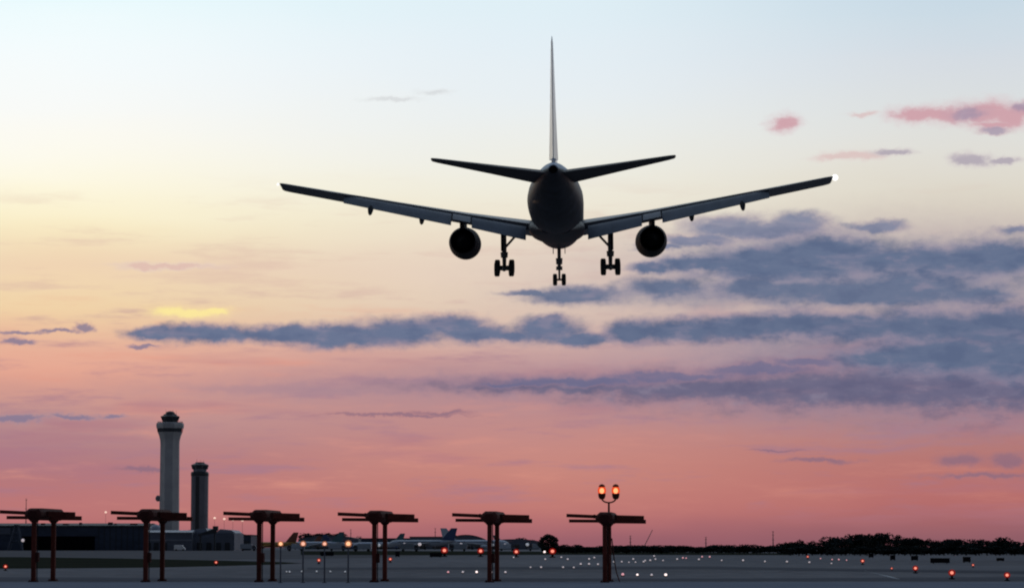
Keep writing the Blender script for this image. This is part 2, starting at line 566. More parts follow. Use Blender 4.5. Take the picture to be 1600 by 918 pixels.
def tag(o, label=None, cat=None, group=None, kind=None):
    if label:
        o['label'] = label
    if cat:
        o['category'] = cat
    if group:
        o['group'] = group
    if kind:
        o['kind'] = kind
    return o


def empty(name, loc=(0, 0, 0), rz=0.0):
    o = bpy.data.objects.new(name, None)
    o.empty_display_size = 0.5
    COL.objects.link(o)
    o.location = loc
    o.rotation_euler = (0, 0, rz)
    return o


KIDS = {}


def copy_tree(o, parent=None):
    c = o.copy()
    COL.objects.link(c)
    if parent is not None:
        c.parent = parent
    for ch in [x for x in bpy.data.objects if x.parent == o]:
        copy_tree(ch, c)
    return c


# ------------------------------------------------------------------ ground
def sheet(name, pts, z, material, kind='structure'):
    o = MB().add([(x, y, z) for x, y in pts], [tuple(range(len(pts)))]).build(name, material)
    tag(o, kind=kind)
    return o


def ground_mat(name, c1, c2, s1, s2, st=(1, 1, 1), rough=0.9):
    m = bpy.data.materials.new(name)
    m.use_nodes = True
    t = m.node_tree
    t.nodes.remove(t.nodes['Principled BSDF'])
    b = t.nodes.new('ShaderNodeBsdfDiffuse')
    b.inputs['Roughness'].default_value = rough
    t.links.new(b.outputs[0], t.nodes['Material Output'].inputs[0])
    co = t.nodes.new('ShaderNodeTexCoord')
    mp = t.nodes.new('ShaderNodeMapping')
    mp.inputs['Scale'].default_value = st
    t.links.new(co.outputs['Object'], mp.inputs[0])
    n1 = t.nodes.new('ShaderNodeTexNoise')
    n1.inputs['Scale'].default_value = s1
    n1.inputs['Detail'].default_value = 5
    n2 = t.nodes.new('ShaderNodeTexNoise')
    n2.inputs['Scale'].default_value = s2
    n2.inputs['Detail'].default_value = 4
    t.links.new(mp.outputs[0], n1.inputs['Vector'])
    t.links.new(mp.outputs[0], n2.inputs['Vector'])
    mm = t.nodes.new('ShaderNodeMath')
    mm.operation = 'MULTIPLY_ADD'
    mm.inputs[1].default_value = 0.6
    t.links.new(n1.outputs['Fac'], mm.inputs[0])
    m2 = t.nodes.new('ShaderNodeMath')
    m2.operation = 'MULTIPLY'
    m2.inputs[1].default_value = 0.4
    t.links.new(n2.outputs['Fac'], m2.inputs[0])
    t.links.new(m2.outputs[0], mm.inputs[2])
    cr = t.nodes.new('ShaderNodeValToRGB')
    cr.color_ramp.elements[0].position, cr.color_ramp.elements[1].position = 0.38, 0.62
    cr.color_ramp.elements[0].color = (*c1, 1)
    cr.color_ramp.elements[1].color = (*c2, 1)
    t.links.new(mm.outputs[0], cr.inputs[0])
    t.links.new(cr.outputs[0], b.inputs['Color'])
    return m


G = {
    'ground': ground_mat('airfield_asphalt', (0.165, 0.158, 0.165), (0.26, 0.25, 0.258), 0.02, 0.6, (1, 0.25, 1)),
    'road': ground_mat('service_concrete', (0.20, 0.213, 0.26), (0.24, 0.255, 0.30), 0.2, 4.0),
    'apron': ground_mat('apron_concrete', (0.14, 0.133, 0.137), (0.17, 0.162, 0.166), 0.02, 0.3),
    'grass': ground_mat('mown_grass', (0.026, 0.029, 0.022), (0.042, 0.044, 0.032), 0.06, 1.5),
    'taxi': ground_mat('taxiway_asphalt', (0.19, 0.184, 0.195), (0.225, 0.218, 0.228), 0.03, 0.4, (1, 0.3, 1)),
    'dark': ground_mat('worn_asphalt', (0.12, 0.119, 0.130), (0.155, 0.153, 0.165), 0.03, 0.5, (0.3, 1, 1)),
    'paint': ground_mat('worn_line_paint', (0.55, 0.56, 0.57), (0.7, 0.71, 0.72), 0.3, 3.0),
}


def gp(px, py):
    """point on the ground seen at pixel (px, py)"""
    r = ray(px, py)
    t = EYE / -r.z
    return (r.x * t, r.y * t)


sheet('ground', [(-9000, -600), (9000, -600), (9000, 14000), (-9000, 14000)], 0.0, G['ground'])
sheet('service_road', [(-120, 70), (120, 70), (120, 136.5), (-120, 138.5)], 0.004, G['road'])
sheet('grass', [gp(-260, 888), gp(60, 887.5), gp(240, 886), gp(330, 884), gp(420, 881.5), gp(474, 879.4), gp(440, 877.2), gp(330, 874.5), gp(190, 871.5), gp(40, 869.5), gp(-260, 868)], 0.004, G['grass'])
sheet('grass', [gp(470, 866.2), gp(700, 866.6), gp(860, 866), gp(1240, 866.5), gp(1240, 863.6), gp(860, 861), gp(640, 860), gp(470, 860.5)], 0.012, G['grass'])
sheet('apron', [gp(-300, 868.6), gp(40, 869), gp(190, 871), gp(330, 873.6), gp(560, 871), gp(700, 866), gp(640, 859), gp(-300, 858)], 0.008, G['apron'])
sheet('taxiway', [gp(1360, 889), gp(1480, 892), gp(1760, 890), gp(1760, 882), gp(1500, 883), gp(1385, 882)], 0.004, G['taxi'])
sheet('taxiway', [gp(1120, 870), gp(1340, 872.5), gp(1760, 876), gp(1760, 868), gp(1240, 865.5)], 0.004, G['taxi'])
sheet('runway', [gp(560, 902), gp(1180, 903), gp(1260, 882), gp(1200, 872), gp(860, 868), gp(700, 872)], 0.004, G['ground'])
sheet('worn_patch', [gp(-300, 907), gp(800, 907.3), gp(1900, 907), gp(1900, 899), gp(1100, 903), gp(300, 902), gp(-300, 900)], 0.008, G['dark'])
sheet('worn_band', [gp(500, 872), gp(900, 871.2), gp(1250, 873), gp(1250, 875), gp(900, 873.6), gp(500, 874.6)], 0.008, G['taxi'])
sheet('worn_band', [gp(480, 886), gp(1100, 884), gp(1700, 893), gp(1700, 897), gp(1100, 888.6), gp(480, 889)], 0.008, G['dark'])
# curved taxi line, right of the middle
line = [(1336, 886.5), (1347, 889.5), (1360, 893), (1376, 897), (1394, 900.6)]
lv = []
for i, (px, py) in enumerate(line):
    lv.append((*gp(px - 2, py - 0.2), 0.014))
for px, py in line[::-1]:
    lv.append((*gp(px + 14, py + 4.2), 0.014))
n = len(line)
tag(MB().add(lv, [(i, i + 1, 2 * n - 2 - i, 2 * n - 1 - i) for i in range(n - 1)]).build('taxi_line', G['paint']), kind='structure')


# ------------------------------------------------------------------ buildings
def building_box(root, name, px0, px1, pt, Y, depth, material, z0=0.0):
    x0, x1 = gx(px0, Y), gx(px1, Y)
    zt = at(800, pt, Y).z
    return MB().box(x0, x1, Y, Y + depth, z0, zt).build(name, material, root)


# long dark hangar on the left
Yh = 1400
hg = empty('hangar', (0, 0, 0))
tag(hg, 'long dark navy hangar with a black open doorway, behind the leftmost antenna', 'hangar')
building_box(hg, 'wall', -60, 226, 822, Yh, 60, M['navy_clad'])
zt = at(0, 822, Yh).z
x0, x1 = gx(-60, Yh), gx(226, Yh)
rf = MB()
rf.loft([[(x, Yh - 0.6, zt + 0.02), (x, Yh - 0.6, zt + 0.5), (x, Yh + 30, zt + 1.8), (x, Yh + 61, zt + 0.5), (x, Yh + 61, zt + 0.02)] for x in (x0 - 0.5, x1 + 0.5)])
roof = rf.build('roof', M['roof_dark'], hg)
for px, wv, hv in ((50, 0.7, 1.5), (62, 0.9, 1.7), (98, 1.3, 1.5), (121, 0.5, 2.0), (168, 1.0, 2.1), (176, 0.4, 1.6), (205, 1.6, 1.6)):
    MB().box(gx(px, Yh) - wv, gx(px, Yh) + wv, Yh + 8, Yh + 11, zt + 0.7, zt + hv).build('roof_vent', M['roof_dark'], roof)
dw = MB().box(gx(33, Yh), gx(148, Yh), Yh - 0.25, Yh - 0.05, 0, at(0, 837, Yh).z).build('doorway', M['shade_black'], hg)  # solid near-black slab; shade inside the opening is put into its colour
MB().box(gx(33, Yh) - 1.0, gx(148, Yh) + 1.0, Yh - 0.5, Yh - 0.05, at(0, 837, Yh).z, at(0, 834.5, Yh).z).build('door_track', M['navy_clad'], dw)
for px in range(154, 226, 9):
    MB().box(gx(px, Yh) - 0.15, gx(px, Yh) + 0.15, Yh - 0.18, Yh - 0.02, 0.3, zt - 0.3).build('wall_rib', M['roof_dark'], hg)
MB().box(gx(-60, Yh), gx(16, Yh), Yh - 0.3, Yh - 0.04, at(0, 834, Yh).z, at(0, 824, Yh).z).build('wall_panel', M['blue_clad'], hg)

# dark gantry frame standing at the hangar's left end
gt = empty('gantry', (gx(26, 1380), 1380, 0))
tag(gt, 'dark pointed service gantry at the left end of the dark hangar', 'gantry')
g = MB()
h = at(0, 820, 1380).z
for sy in (-1.5, 1.5):
    g.tube((-3.6, sy, 0), (-0.4, sy, h), 0.55, 0.4)
    g.tube((2.6, sy, 0), (0.4, sy, h), 0.55, 0.4)
    g.tube((-2.4, sy, h * 0.36), (1.8, sy, h * 0.36), 0.3)
    g.tube((-1.4, sy, h * 0.68), (1.2, sy, h * 0.68), 0.3)
g.build('frame', M['navy_clad'], gt)
MB().box(-1.0, 1.0, -1.9, 1.9, h - 0.3, h + 0.3).build('platform', M['roof_dark'], gt)

fl = empty('flood_light', (gx(35.5, 1375), 1375, 0))
tag(fl, 'small white flood light glowing before the dark hangar doorway', 'lamp')
zl = at(0, 843.5, 1375).z
MB().tube((0, 0, 0), (0, 0, zl - 0.4), 0.16).build('pole', M['pole'], fl)
MB().ball((0, 0, zl), 0.75).build('bulb', M['lamp_dim'], fl, True)

# grey-blue terminal block right of the hangar
Yt = 1330
tb = empty('terminal_building')
tag(tb, 'blue grey cargo building with pale roofs below the two control towers', 'building')
building_box(tb, 'wall', 227, 300, 831, Yt, 50, M['blue_clad'])
building_box(tb, 'wall', 300.4, 366, 832, Yt + 4, 46, M['blue_clad'])
x0, x1, zt = gx(227, Yt), gx(300, Yt), at(0, 831, Yt).z
MB().loft([[(x, Yt - 0.5, zt + 0.02), (x, Yt + 10, zt + 1.0), (x, Yt + 50, zt + 1.0), (x, Yt + 50.5, zt + 0.02)] for x in (x0 - 0.4, x1)]).build('roof', M['roof_pale'], tb)
x0, x1, zt = gx(262, Yt + 4), gx(322, Yt + 4), at(0, 832, Yt + 4).z
MB().loft([[(x0, y, zt + 0.05), (x1, y, zt + 0.05), (x1 - 1, y, zt + 2.2), (x0 + 5, y, zt + 1.0)] for y in (Yt + 12, Yt + 44)]).build('roof', M['roof_pale'], tb)
x0, x1 = gx(336, Yt + 4), gx(366, Yt + 4)
MB().loft([[(x0, y, zt + 0.05), (x1, y, zt + 0.05), (x1 - 1.5, y, zt + 1.3), (x0 + 2, y, zt + 1.8)] for y in (Yt + 6, Yt + 44)]).build('roof', M['roof_pale'], tb)
for px in (232, 244, 257, 310, 325, 340, 354):
    MB().box(gx(px, Yt) - 1.1, gx(px, Yt) + 1.1, Yt - 0.22 + (4 if px > 300 else 0), Yt - 0.03 + (4 if px > 300 else 0), 0, 3.6).build('shutter_door', M['roof_dark'], tb)
bd = MB()
bd.box(gx(227.3, Yt), gx(299.7, Yt), Yt - 0.2, Yt - 0.02, 4.4, 5.0)
bd.build('fascia', M['roof_pale'], tb)
dm = MB().lathe([(0, 3.2), (0.8, 3.0), (1.8, 2.3), (2.5, 1.2), (2.8, 0.1)], 'z', (gx(243, Yt + 20), Yt + 20, at(0, 828, Yt + 20).z), 20).build('roof_dome', M['roof_pale'], tb, True)

# dark sloping loading conveyor on the terminal roof
cv = empty('boarding_bridge', (gx(325, 1320), 1320, 0))
tag(cv, 'dark sloping covered bridge against the pale terminal roofs', 'bridge')
g = MB()
za, zb = at(0, 834.5, 1320).z, at(0, 826.5, 1320).z
g.loft([[(-4.2, y, za - 0.6), (-4.2, y, za + 0.2), (3.8, y, zb + 0.9), (3.8, y, zb - 1.6)] for y in (-1.3, 1.3)])
g.build('tunnel', M['roof_dark'], cv)
MB().box(2.2, 4.4, -1.8, 1.8, zb - 0.6, zb + 1.5).build('cab', M['dark_panel'], cv)
MB().tube((2.9, 0, 0), (2.9, 0, zb - 0.9), 0.35).build('support_leg', M['roof_dark'], cv)
MB().tube((-3.4, 0, 0), (-3.4, 0, za - 0.3), 0.35).build('support_leg', M['roof_dark'], cv)

# white van
vn = empty('van', (gx(281, 1290), 1290, 0))
tag(vn, 'small pale van parked before the blue grey cargo building', 'van')
b = MB().loft([[(-2.4, y, 0.4), (2.4, y, 0.4), (2.4, y, 1.2), (1.7, y, 1.5), (1.2, y, 2.5), (-2.4, y, 2.5)] for y in (-1, 1)]).build('body', M['van'], vn, bevel=0.1)
MB().loft([[(1.15, y, 1.55), (1.62, y, 1.55), (1.22, y, 2.3), (1.15, y, 2.3)] for y in (-1.02, 1.02)]).build('window', M['dark_glass'], vn)
for sx in (-1.5, 1.5):
    MB().lathe([(-1.05, 0.1), (-1.05, 0.38), (1.05, 0.38), (1.05, 0.1)], 'y', (sx, 0, 0.4), 16).build('wheel', M['tyre'], vn)


# ------------------------------------------------------------------ control towers
def octo(w, z, k=0.42, rot=0.0, cx=0, cy=0, n=8):
    return [(cx + w / math.cos(math.pi / n) * math.cos(2 * math.pi * (i + 0.5) / n + rot), cy + w / math.cos(math.pi / n) * math.sin(2 * math.pi * (i + 0.5) / n + rot), z) for i in range(n)]


Y1 = 2184
s1 = Y1 / F
t1 = empty('control_tower', (gx(264, Y1), Y1, 0))
tag(t1, 'taller pale concrete control tower with flared head and dark domed cab', 'control tower')
z = lambda py: at(800, py, Y1).z
MB().loft([octo(15.4 * s1, 0), octo(14.6 * s1, z(770)), octo(14.3 * s1, z(694)), octo(14.6 * s1, z(688)), octo(16.2 * s1, z(681)), octo(18.6 * s1, z(674.5))]).build('shaft', M['concrete_t'], t1)
MB().loft([octo(18.9 * s1, z(674.5)), octo(19.6 * s1, z(668.8))]).build('window_band', M['dark_glass'], t1)
hd = MB().loft([octo(20.2 * s1, z(668.8)), octo(20.8 * s1, z(664)), octo(20.2 * s1, z(660.6)), octo(16 * s1, z(659.5))]).build('head', M['concrete_t'], t1)
rl = MB()
for i in range(24):
    a = 2 * math.pi * i / 24
    rl.tube((19.6 * s1 * math.cos(a), 19.6 * s1 * math.sin(a), z(660.6)), (19.6 * s1 * math.cos(a), 19.6 * s1 * math.sin(a), z(658.6)), 0.1, n=6)
rl.lathe([(z(658.8), 19.5 * s1), (z(658.8), 19.8 * s1), (z(658.4), 19.8 * s1), (z(658.4), 19.5 * s1)], 'z', n=24, cap=False)
rl.build('railing', M['dark_panel'], hd)
cb = MB().loft([octo(11.6 * s1, z(659.4)), octo(11.8 * s1, z(656.5)), octo(13.4 * s1, z(651.4))]).build('cab', M['dark_glass'], t1)
for i in range(8):
    a = 2 * math.pi * (i + 0.5) / 8
    k = 1 / math.cos(math.pi / 8)
    MB().tube((11.8 * s1 * k * math.cos(a), 11.8 * s1 * k * math.sin(a), z(656.5)), (13.5 * s1 * k * math.cos(a), 13.5 * s1 * k * math.sin(a), z(651.4)), 0.25, n=6).build('mullion', M['dark_panel'], cb)
MB().loft([octo(14.6 * s1, z(651.3)), octo(14.4 * s1, z(650.2)), octo(10.5 * s1, z(648.6)), octo(9.2 * s1, z(646.5))]).build('roof', M['dark_panel'], t1)
MB().lathe([(z(646.5), 7.6 * s1), (z(644.8), 7.4 * s1), (z(643.2), 6.0 * s1), (z(642.2), 3.8 * s1), (z(641.7), 0.3)], 'z', n=20).build('radome', M['dark_panel'], t1, True)
for k, dx in enumerate((-3.2, 2.0, 4.4)):
    MB().tube((dx, 0, z(646.6)), (dx, 0, z(638.5 + k)), 0.12, 0.06, 6).build('aerial', M['dark_panel'], t1)
eq = MB().ball((-17.5 * s1, -1, z(778)), 2.0, 14, 1.15)
eq.tube((-17.5 * s1, -1, z(778)), (-13 * s1, 0, z(778)), 0.5)
eq.build('dish_antenna', M['concrete_d'], t1, True)

Y2 = 2250
s2 = Y2 / F
t2 = empty('control_tower', (gx(311.3, Y2), Y2, 0))
tag(t2, 'shorter dark control tower with a wide cap, right of the pale tower', 'control tower')
z = lambda py: at(800, py, Y2).z


def cham(w, zz, c=0.28):
    k = w * (1 - c)
    return [(k, -w, zz), (w, -k, zz), (w, k, zz), (k, w, zz), (-k, w, zz), (-w, k, zz), (-w, -k, zz), (-k, -w, zz)]


MB().loft([cham(12.6 * s2, 0), cham(12.6 * s2, z(743))]).build('shaft', M['concrete_d'], t2)
MB().box(-5.2 * s2, 0.6 * s2, -12.75 * s2, -12.0 * s2, 1, z(744)).build('recess_panel', M['dark_panel'], t2)
MB().loft([cham(13.0 * s2, z(743)), cham(13.2 * s2, z(739)), cham(12.0 * s2, z(736.4))]).build('parapet', M['dark_panel'], t2)
MB().loft([octo(9.6 * s2, z(736.4)), octo(10.4 * s2, z(732.4))]).build('catwalk_band', M['roof_pale'], t2)
c2 = MB().loft([octo(11.4 * s2, z(732.4)), octo(12.6 * s2, z(726.8))]).build('cab', M['dark_glass'], t2)
for i in range(8):
    a = 2 * math.pi * (i + 0.5) / 8
    k = 1 / math.cos(math.pi / 8)
    MB().tube((11.4 * s2 * k * math.cos(a), 11.4 * s2 * k * math.sin(a), z(732.4)), (12.6 * s2 * k * math.cos(a), 12.6 * s2 * k * math.sin(a), z(726.8)), 0.22, n=6).build('mullion', M['concrete_d'], c2)
MB().loft([octo(13.4 * s2, z(726.8)), octo(13.0 * s2, z(725.6)), octo(7.2 * s2, z(723.2)), octo(6.4 * s2, z(721.6))]).build('roof', M['dark_panel'], t2)
for dx in (-2.4, 0.6, 2.6):
    MB().tube((dx, 0, z(721.7)), (dx, 0, z(717 + dx * 0.5)), 0.11, 0.05, 6).build('aerial', M['dark_panel'], t2)


# ------------------------------------------------------------------ parked aircraft
def make_jet(L, skin, tailm, name='parked_airliner'):
    """side-on parked airliner, nose at -x, tail at +x, standing on the ground"""
    root = empty(name)
    k = L / 40.0
    rg = []
    for s, r, zc in ((0, 0.1, 3.2), (0.8, 0.9, 3.3), (2.5, 1.6, 3.55), (5, 1.95, 3.7), (26, 1.95, 3.7), (31, 1.6, 4.0), (36, 0.95, 4.5), (39.6, 0.25, 4.9)):
        rg.append([((s - 20) * k, r * k * math.cos(2 * math.pi * i / 14), (zc + r * math.sin(2 * math.pi * i / 14)) * k) for i in range(14)])
    MB().loft(rg).build('fuselage', skin, root, True)
    MB().loft([[(x0 * k, -t * k, zz * k), (x1 * k, -t * k, zz * k), (x1 * k, t * k, zz * k), (x0 * k, t * k, zz * k)] for x0, x1, t, zz in ((10.6, 18.4, 0.3, 5.2), (16.6, 20.2, 0.12, 12.4))]).build('tail_fin', tailm, root)
    for sg in (-1, 1):
        MB().loft([[((x0) * k, sg * yy * k, zz * k), (x1 * k, sg * yy * k, zz * k), (x1 * k, sg * yy * k, (zz + t) * k), (x0 * k, sg * yy * k, (zz + t) * k)] for x0, x1, yy, zz, t in ((-6, 3, 1.6, 2.6, 0.7), (5, 7, 17, 4.0, 0.25))]).build('wing', skin, root)
        MB().loft([[((x0) * k, sg * yy * k, zz * k), (x1 * k, sg * yy * k, zz * k), (x1 * k, sg * yy * k, (zz + t) * k), (x0 * k, sg * yy * k, (zz + t) * k)] for x0, x1, yy, zz, t in ((13.5, 17.5, 0.6, 4.6, 0.35), (17, 18.8, 6.4, 5.0, 0.2))]).build('tailplane', skin, root)
        MB().lathe([(-7.5 * k, 0.75 * k), (-7.2 * k, 0.95 * k), (-5.5 * k, 0.95 * k), (-3.8 * k, 0.6 * k)], 'x', (0, sg * 5.6 * k, 1.75 * k), 16).build('engine', tailm, root, True)
        MB().tube((1.5 * k, sg * 2.9 * k, 0.5 * k), (1.5 * k, sg * 2.9 * k, 2.8 * k), 0.16 * k).lathe([(-0.25 * k, 0.1), (-0.25 * k, 0.5 * k), (0.25 * k, 0.5 * k), (0.25 * k, 0.1)], 'y', (1.5 * k, sg * 2.9 * k, 0.5 * k), 14).build('landing_gear', M['tyre'], root)
    MB().tube((-15 * k, 0, 0.4 * k), (-15 * k, 0, 2.2 * k), 0.12 * k).lathe([(-0.3 * k, 0.1), (-0.3 * k, 0.4 * k), (0.3 * k, 0.4 * k), (0.3 * k, 0.1)], 'y', (-15 * k, 0, 0.4 * k), 14).build('nose_gear', M['tyre'], root)
    w = MB()
    w.box(-14.0 * k, 10.5 * k, -1.93 * k, 1.93 * k, 4.25 * k, 4.55 * k)
    w.build('window_row', M['dark_glass'], root)
    return root


jets = [
    ('yellow cargo jet with a dark rust tail, behind the third antenna', 422, 1750, 33, 'plane_yellow', 'tail_rust', 4),
    ('pale jet with teal tail parked right of the yellow cargo jet', 494, 1900, 36, 'plane_white', 'tail_teal', -6),
    ('pale jet with deep blue tail behind the four small lamps', 541, 2000, 32, 'plane_white', 'tail_blue', 172),
    ('pale jet parked behind the fourth antenna', 592, 1950, 34, 'plane_white', 'tail_teal', 8),
    ('long pale jet parked between the fourth and fifth antennas', 660, 1800, 42, 'plane_white', 'tail_blue', -4),
    ('long pale jet behind the fifth antenna', 742, 1900, 44, 'plane_white', 'plane_white', 176),
    ('small pale jet with a rust tail behind the first white pole lamp', 470, 2150, 30, 'plane_white', 'tail_rust', 12),
    ('small pale jet with a teal tail between the pole lamps', 520, 2250, 31, 'plane_white', 'tail_teal', 170),
    ('small blue tailed jet right of the fourth antenna posts', 628, 2200, 30, 'plane_white', 'tail_blue', 6),
    ('small pale jet left of the lone round tree', 806, 2100, 32, 'plane_white', 'tail_teal', 176),
]
for lab, px, Y, L, sk, tm, rz in jets:
    j = make_jet(L, M[sk], M[tm])
    # scaled so its fin keeps below the skyline seen in the photograph
    j.location = (gx(px, Y), Y, 0)
    j.rotation_euler = (0, 0, R(rz))
    tag(j, lab, 'airliner', 'airliners parked on the far apron')


# low buildings on the far apron
def low_hall(px0, px1, ptop, Y, mw, mr, label, arch=0.0, name='terminal_hall'):
    r = empty(name, (gx((px0 + px1) / 2, Y), Y, 0))
    w = (gx(px1, Y) - gx(px0, Y)) / 2
    zt = at(0, ptop, Y).z
    MB().box(-w, w, 0, 40, 0, zt - arch).build('wall', M[mw], r)
    N = 12
    pr = [(-w - 0.4 + (2 * w + 0.8) * i / N, zt - arch + 0.02 + arch * math.sin(math.pi * i / N) ** 0.8) for i in range(N + 1)]
    ring = lambda y: [(x, y, zz + 0.25) for x, zz in pr] + [(x, y, zz) for x, zz in pr[::-1]]
    if arch:
        MB().loft([ring(-0.6), ring(40.6)]).build('roof', M[mr], r)
        MB().add([(x, -0.02, zz) for x, zz in pr], [tuple(range(N + 1))]).build('gable', M[mw], r)
    else:
        MB().box(-w - 0.3, w + 0.3, -0.4, 40.3, zt + 0.01, zt + 0.5).build('roof', M[mr], r)
    k = max(2, int(w / 5))
    for i in range(k):
        x = -w + (i + 0.5) * 2 * w / k
        MB().box(x - w / k * 0.6, x + w / k * 0.6, -0.2, -0.03, 0.3, (zt - arch) * 0.62).build('window', M['dark_glass'], r)
    tag(r, label, 'building')
    return r


low_hall(366, 392, 836, 1500, 'navy_clad', 'roof_dark', 'small dark hall beside the yellow cargo jet', 0)
low_hall(466, 560, 836, 2250, 'blue_clad', 'roof_dark', 'blue grey hall behind the pale parked jets', 3.0)
low_hall(560, 640, 841, 2300, 'navy_clad', 'roof_dark', 'low dark hall behind the fourth antenna', 0)
low_hall(640, 700, 838.5, 2200, 'blue_clad', 'roof_dark', 'blue grey hall with a flat dark roof behind the long jet', 0)
low_hall(694, 762, 835, 2300, 'blue_clad', 'roof_dark', 'wide arched hall with dark roof left of the fifth antenna', 5.0)
low_hall(764, 843, 842, 2000, 'blue_clad', 'roof_pale', 'low blue grey hall left of the round dark tree', 1.5)


# service trucks standing about the apron
def make_truck():
    r = empty('service_truck')
    MB().loft([[(-3.4, y, 0.9), (1.6, y, 0.9), (1.6, y, 2.9), (-3.4, y, 2.9)] for y in (-1.1, 1.1)]).build('box_body', M['plane_white'], r, bevel=0.06)
    c = MB().loft([[(1.7, y, 0.6), (3.4, y, 0.6), (3.4, y, 1.4), (2.9, y, 2.3), (1.7, y, 2.3)] for y in (-1.05, 1.05)]).build('cab', M['blue_clad'], r, bevel=0.06)
    MB().loft([[(1.95, y, 1.45), (3.3, y, 1.45), (2.88, y, 2.18), (1.95, y, 2.18)] for y in (-1.07, 1.07)]).build('window', M['dark_glass'], c)
    for x in (-2.3, 2.4):
        for y in (-1.0, 1.0):
            MB().lathe([(-0.14, 0.1), (-0.14, 0.45), (0.14, 0.45), (0.14, 0.1)], 'y', (x, y, 0.45), 14).build('wheel', M['tyre'], r)
    return r


tp = None
for px, Y, rz, lab in ((388, 1250, 0, 'pale service truck under the nose of the yellow cargo jet'), (462, 1150, 180, 'pale service truck by the yellowish pole lamp'), (527, 1200, 5, 'pale service truck between the third and fourth pole lamps'),
                       (566, 1100, 175, 'pale service truck left of the fourth antenna posts'), (640, 1050, 0, 'pale service truck right of the fourth antenna posts'), (716, 1150, 180, 'pale service truck between the two leftmost far red lights'),
                       (792, 1250, 4, 'pale service truck right of the fifth antenna posts'), (838, 1200, 180, 'pale service truck just left of the round tree')):
    if tp is None:
        o = tp = make_truck()
    else:
        o = copy_tree(tp)
    o.location = (gx(px, Y), Y, 0.014)
    o.rotation_euler = (0, 0, R(rz))
    tag(o, lab, 'truck', 'service trucks on the apron')

# ------------------------------------------------------------------ trees
def leaf_crown(rng, h, w, base, count, size, lobes):
    m = MB()
    L = []
    for i in range(lobes):
        a = rng.uniform(0, 2 * math.pi)
        rr = rng.uniform(0, 0.62) * w
        zz = base + (h - base) * rng.uniform(0.15, 0.82)
        L.append((Vector((rr * math.cos(a), rr * math.sin(a), zz)), rng.uniform(0.28, 0.5) * w, rng.uniform(0.12, 0.22) * h))
    for i in range(count):
        c, rw, rh = L[i % lobes]
        d = Vector((rng.gauss(0, 1), rng.gauss(0, 1), rng.gauss(0, 1))).normalized() * rng.uniform(0.35, 1.0) ** 0.5
        p = c + Vector((d.x * rw, d.y * rw, d.z * rh))
        if p.z > h:
            p.z = h - rng.uniform(0, 0.06) * h
        s = size * rng.uniform(0.6, 1.4)
        q = Matrix.Rotation(rng.uniform(0, 6.28), 3, 'Z') @ Matrix.Rotation(rng.uniform(0, 3.14), 3, 'X')
        vs = [p + q @ Vector(v) * s for v in ((-0.5, 0, 0), (0, -0.35, 0.05), (0.55, 0, 0), (0, 0.35, -0.05))]
        m.add(vs, [(0, 1, 2, 3)])
    return m


def make_tree(seed, h, w, leafm, count=620, size=0.5, lobes=9, name='tree', base=0.22):
    rng = random.Random(seed)
    root = empty(name)
    t = MB()
    t.tube((0, 0, 0), (0.05, 0, h * 0.45), 0.035 * h, 0.022 * h, 8)
    for i in range(5):
        a = rng.uniform(0, 6.28)
        z0 = h * rng.uniform(0.25, 0.45)
        t.tube((0.03, 0, z0), (math.cos(a) * w * 0.5, math.sin(a) * w * 0.5, z0 + h * rng.uniform(0.2, 0.4)), 0.016 * h, 0.006 * h, 6)
    t.build('trunk', M['bark'], root)
    leaf_crown(rng, h, w, base * h, count, size, lobes).build('crown', M[leafm], root)
    return root


protos = [make_tree(10, 6.2, 2.9, 'leaf', 700, 0.62, 10, base=0.08), make_tree(11, 5.6, 3.4, 'leaf2', 760, 0.62, 12, base=0.08), make_tree(12, 6.8, 2.2, 'leaf', 640, 0.55, 9, base=0.1),
          make_tree(13, 5.0, 3.6, 'leaf2', 720, 0.66, 11, base=0.05), make_tree(14, 6.0, 1.7, 'leaf', 480, 0.5, 8, base=0.1)]
used = set()


def plant(i, x, y, sc_, label, group, sz=None):
    p = protos[i]
    o = p if i not in used else copy_tree(p)
    used.add(i)
    o.location = (x, y, 0)
    o.rotation_euler = (0, 0, random.uniform(0, 6.28))
    o.scale = (sc_, sc_, sz if sz else sc_)
    tag(o, label, 'tree', group)
    return o


SKY = [(1125, 851), (1150, 849), (1165, 850), (1190, 850), (1215, 851), (1232, 846), (1240, 843), (1258, 843), (1275, 845), (1290, 842),
       (1305, 839), (1320, 838), (1335, 835), (1352, 834), (1366, 832), (1390, 835), (1410, 838), (1432, 839), (1450, 841), (1470, 841),
       (1495, 841), (1512, 844), (1535, 841), (1560, 839), (1578, 842), (1600, 845), (1640, 843)]


def skyline(px):
    for (a, ya), (b, yb) in zip(SKY, SKY[1:]):
        if a <= px <= b:
            return ya + (yb - ya) * (px - a) / (b - a)
    return 850


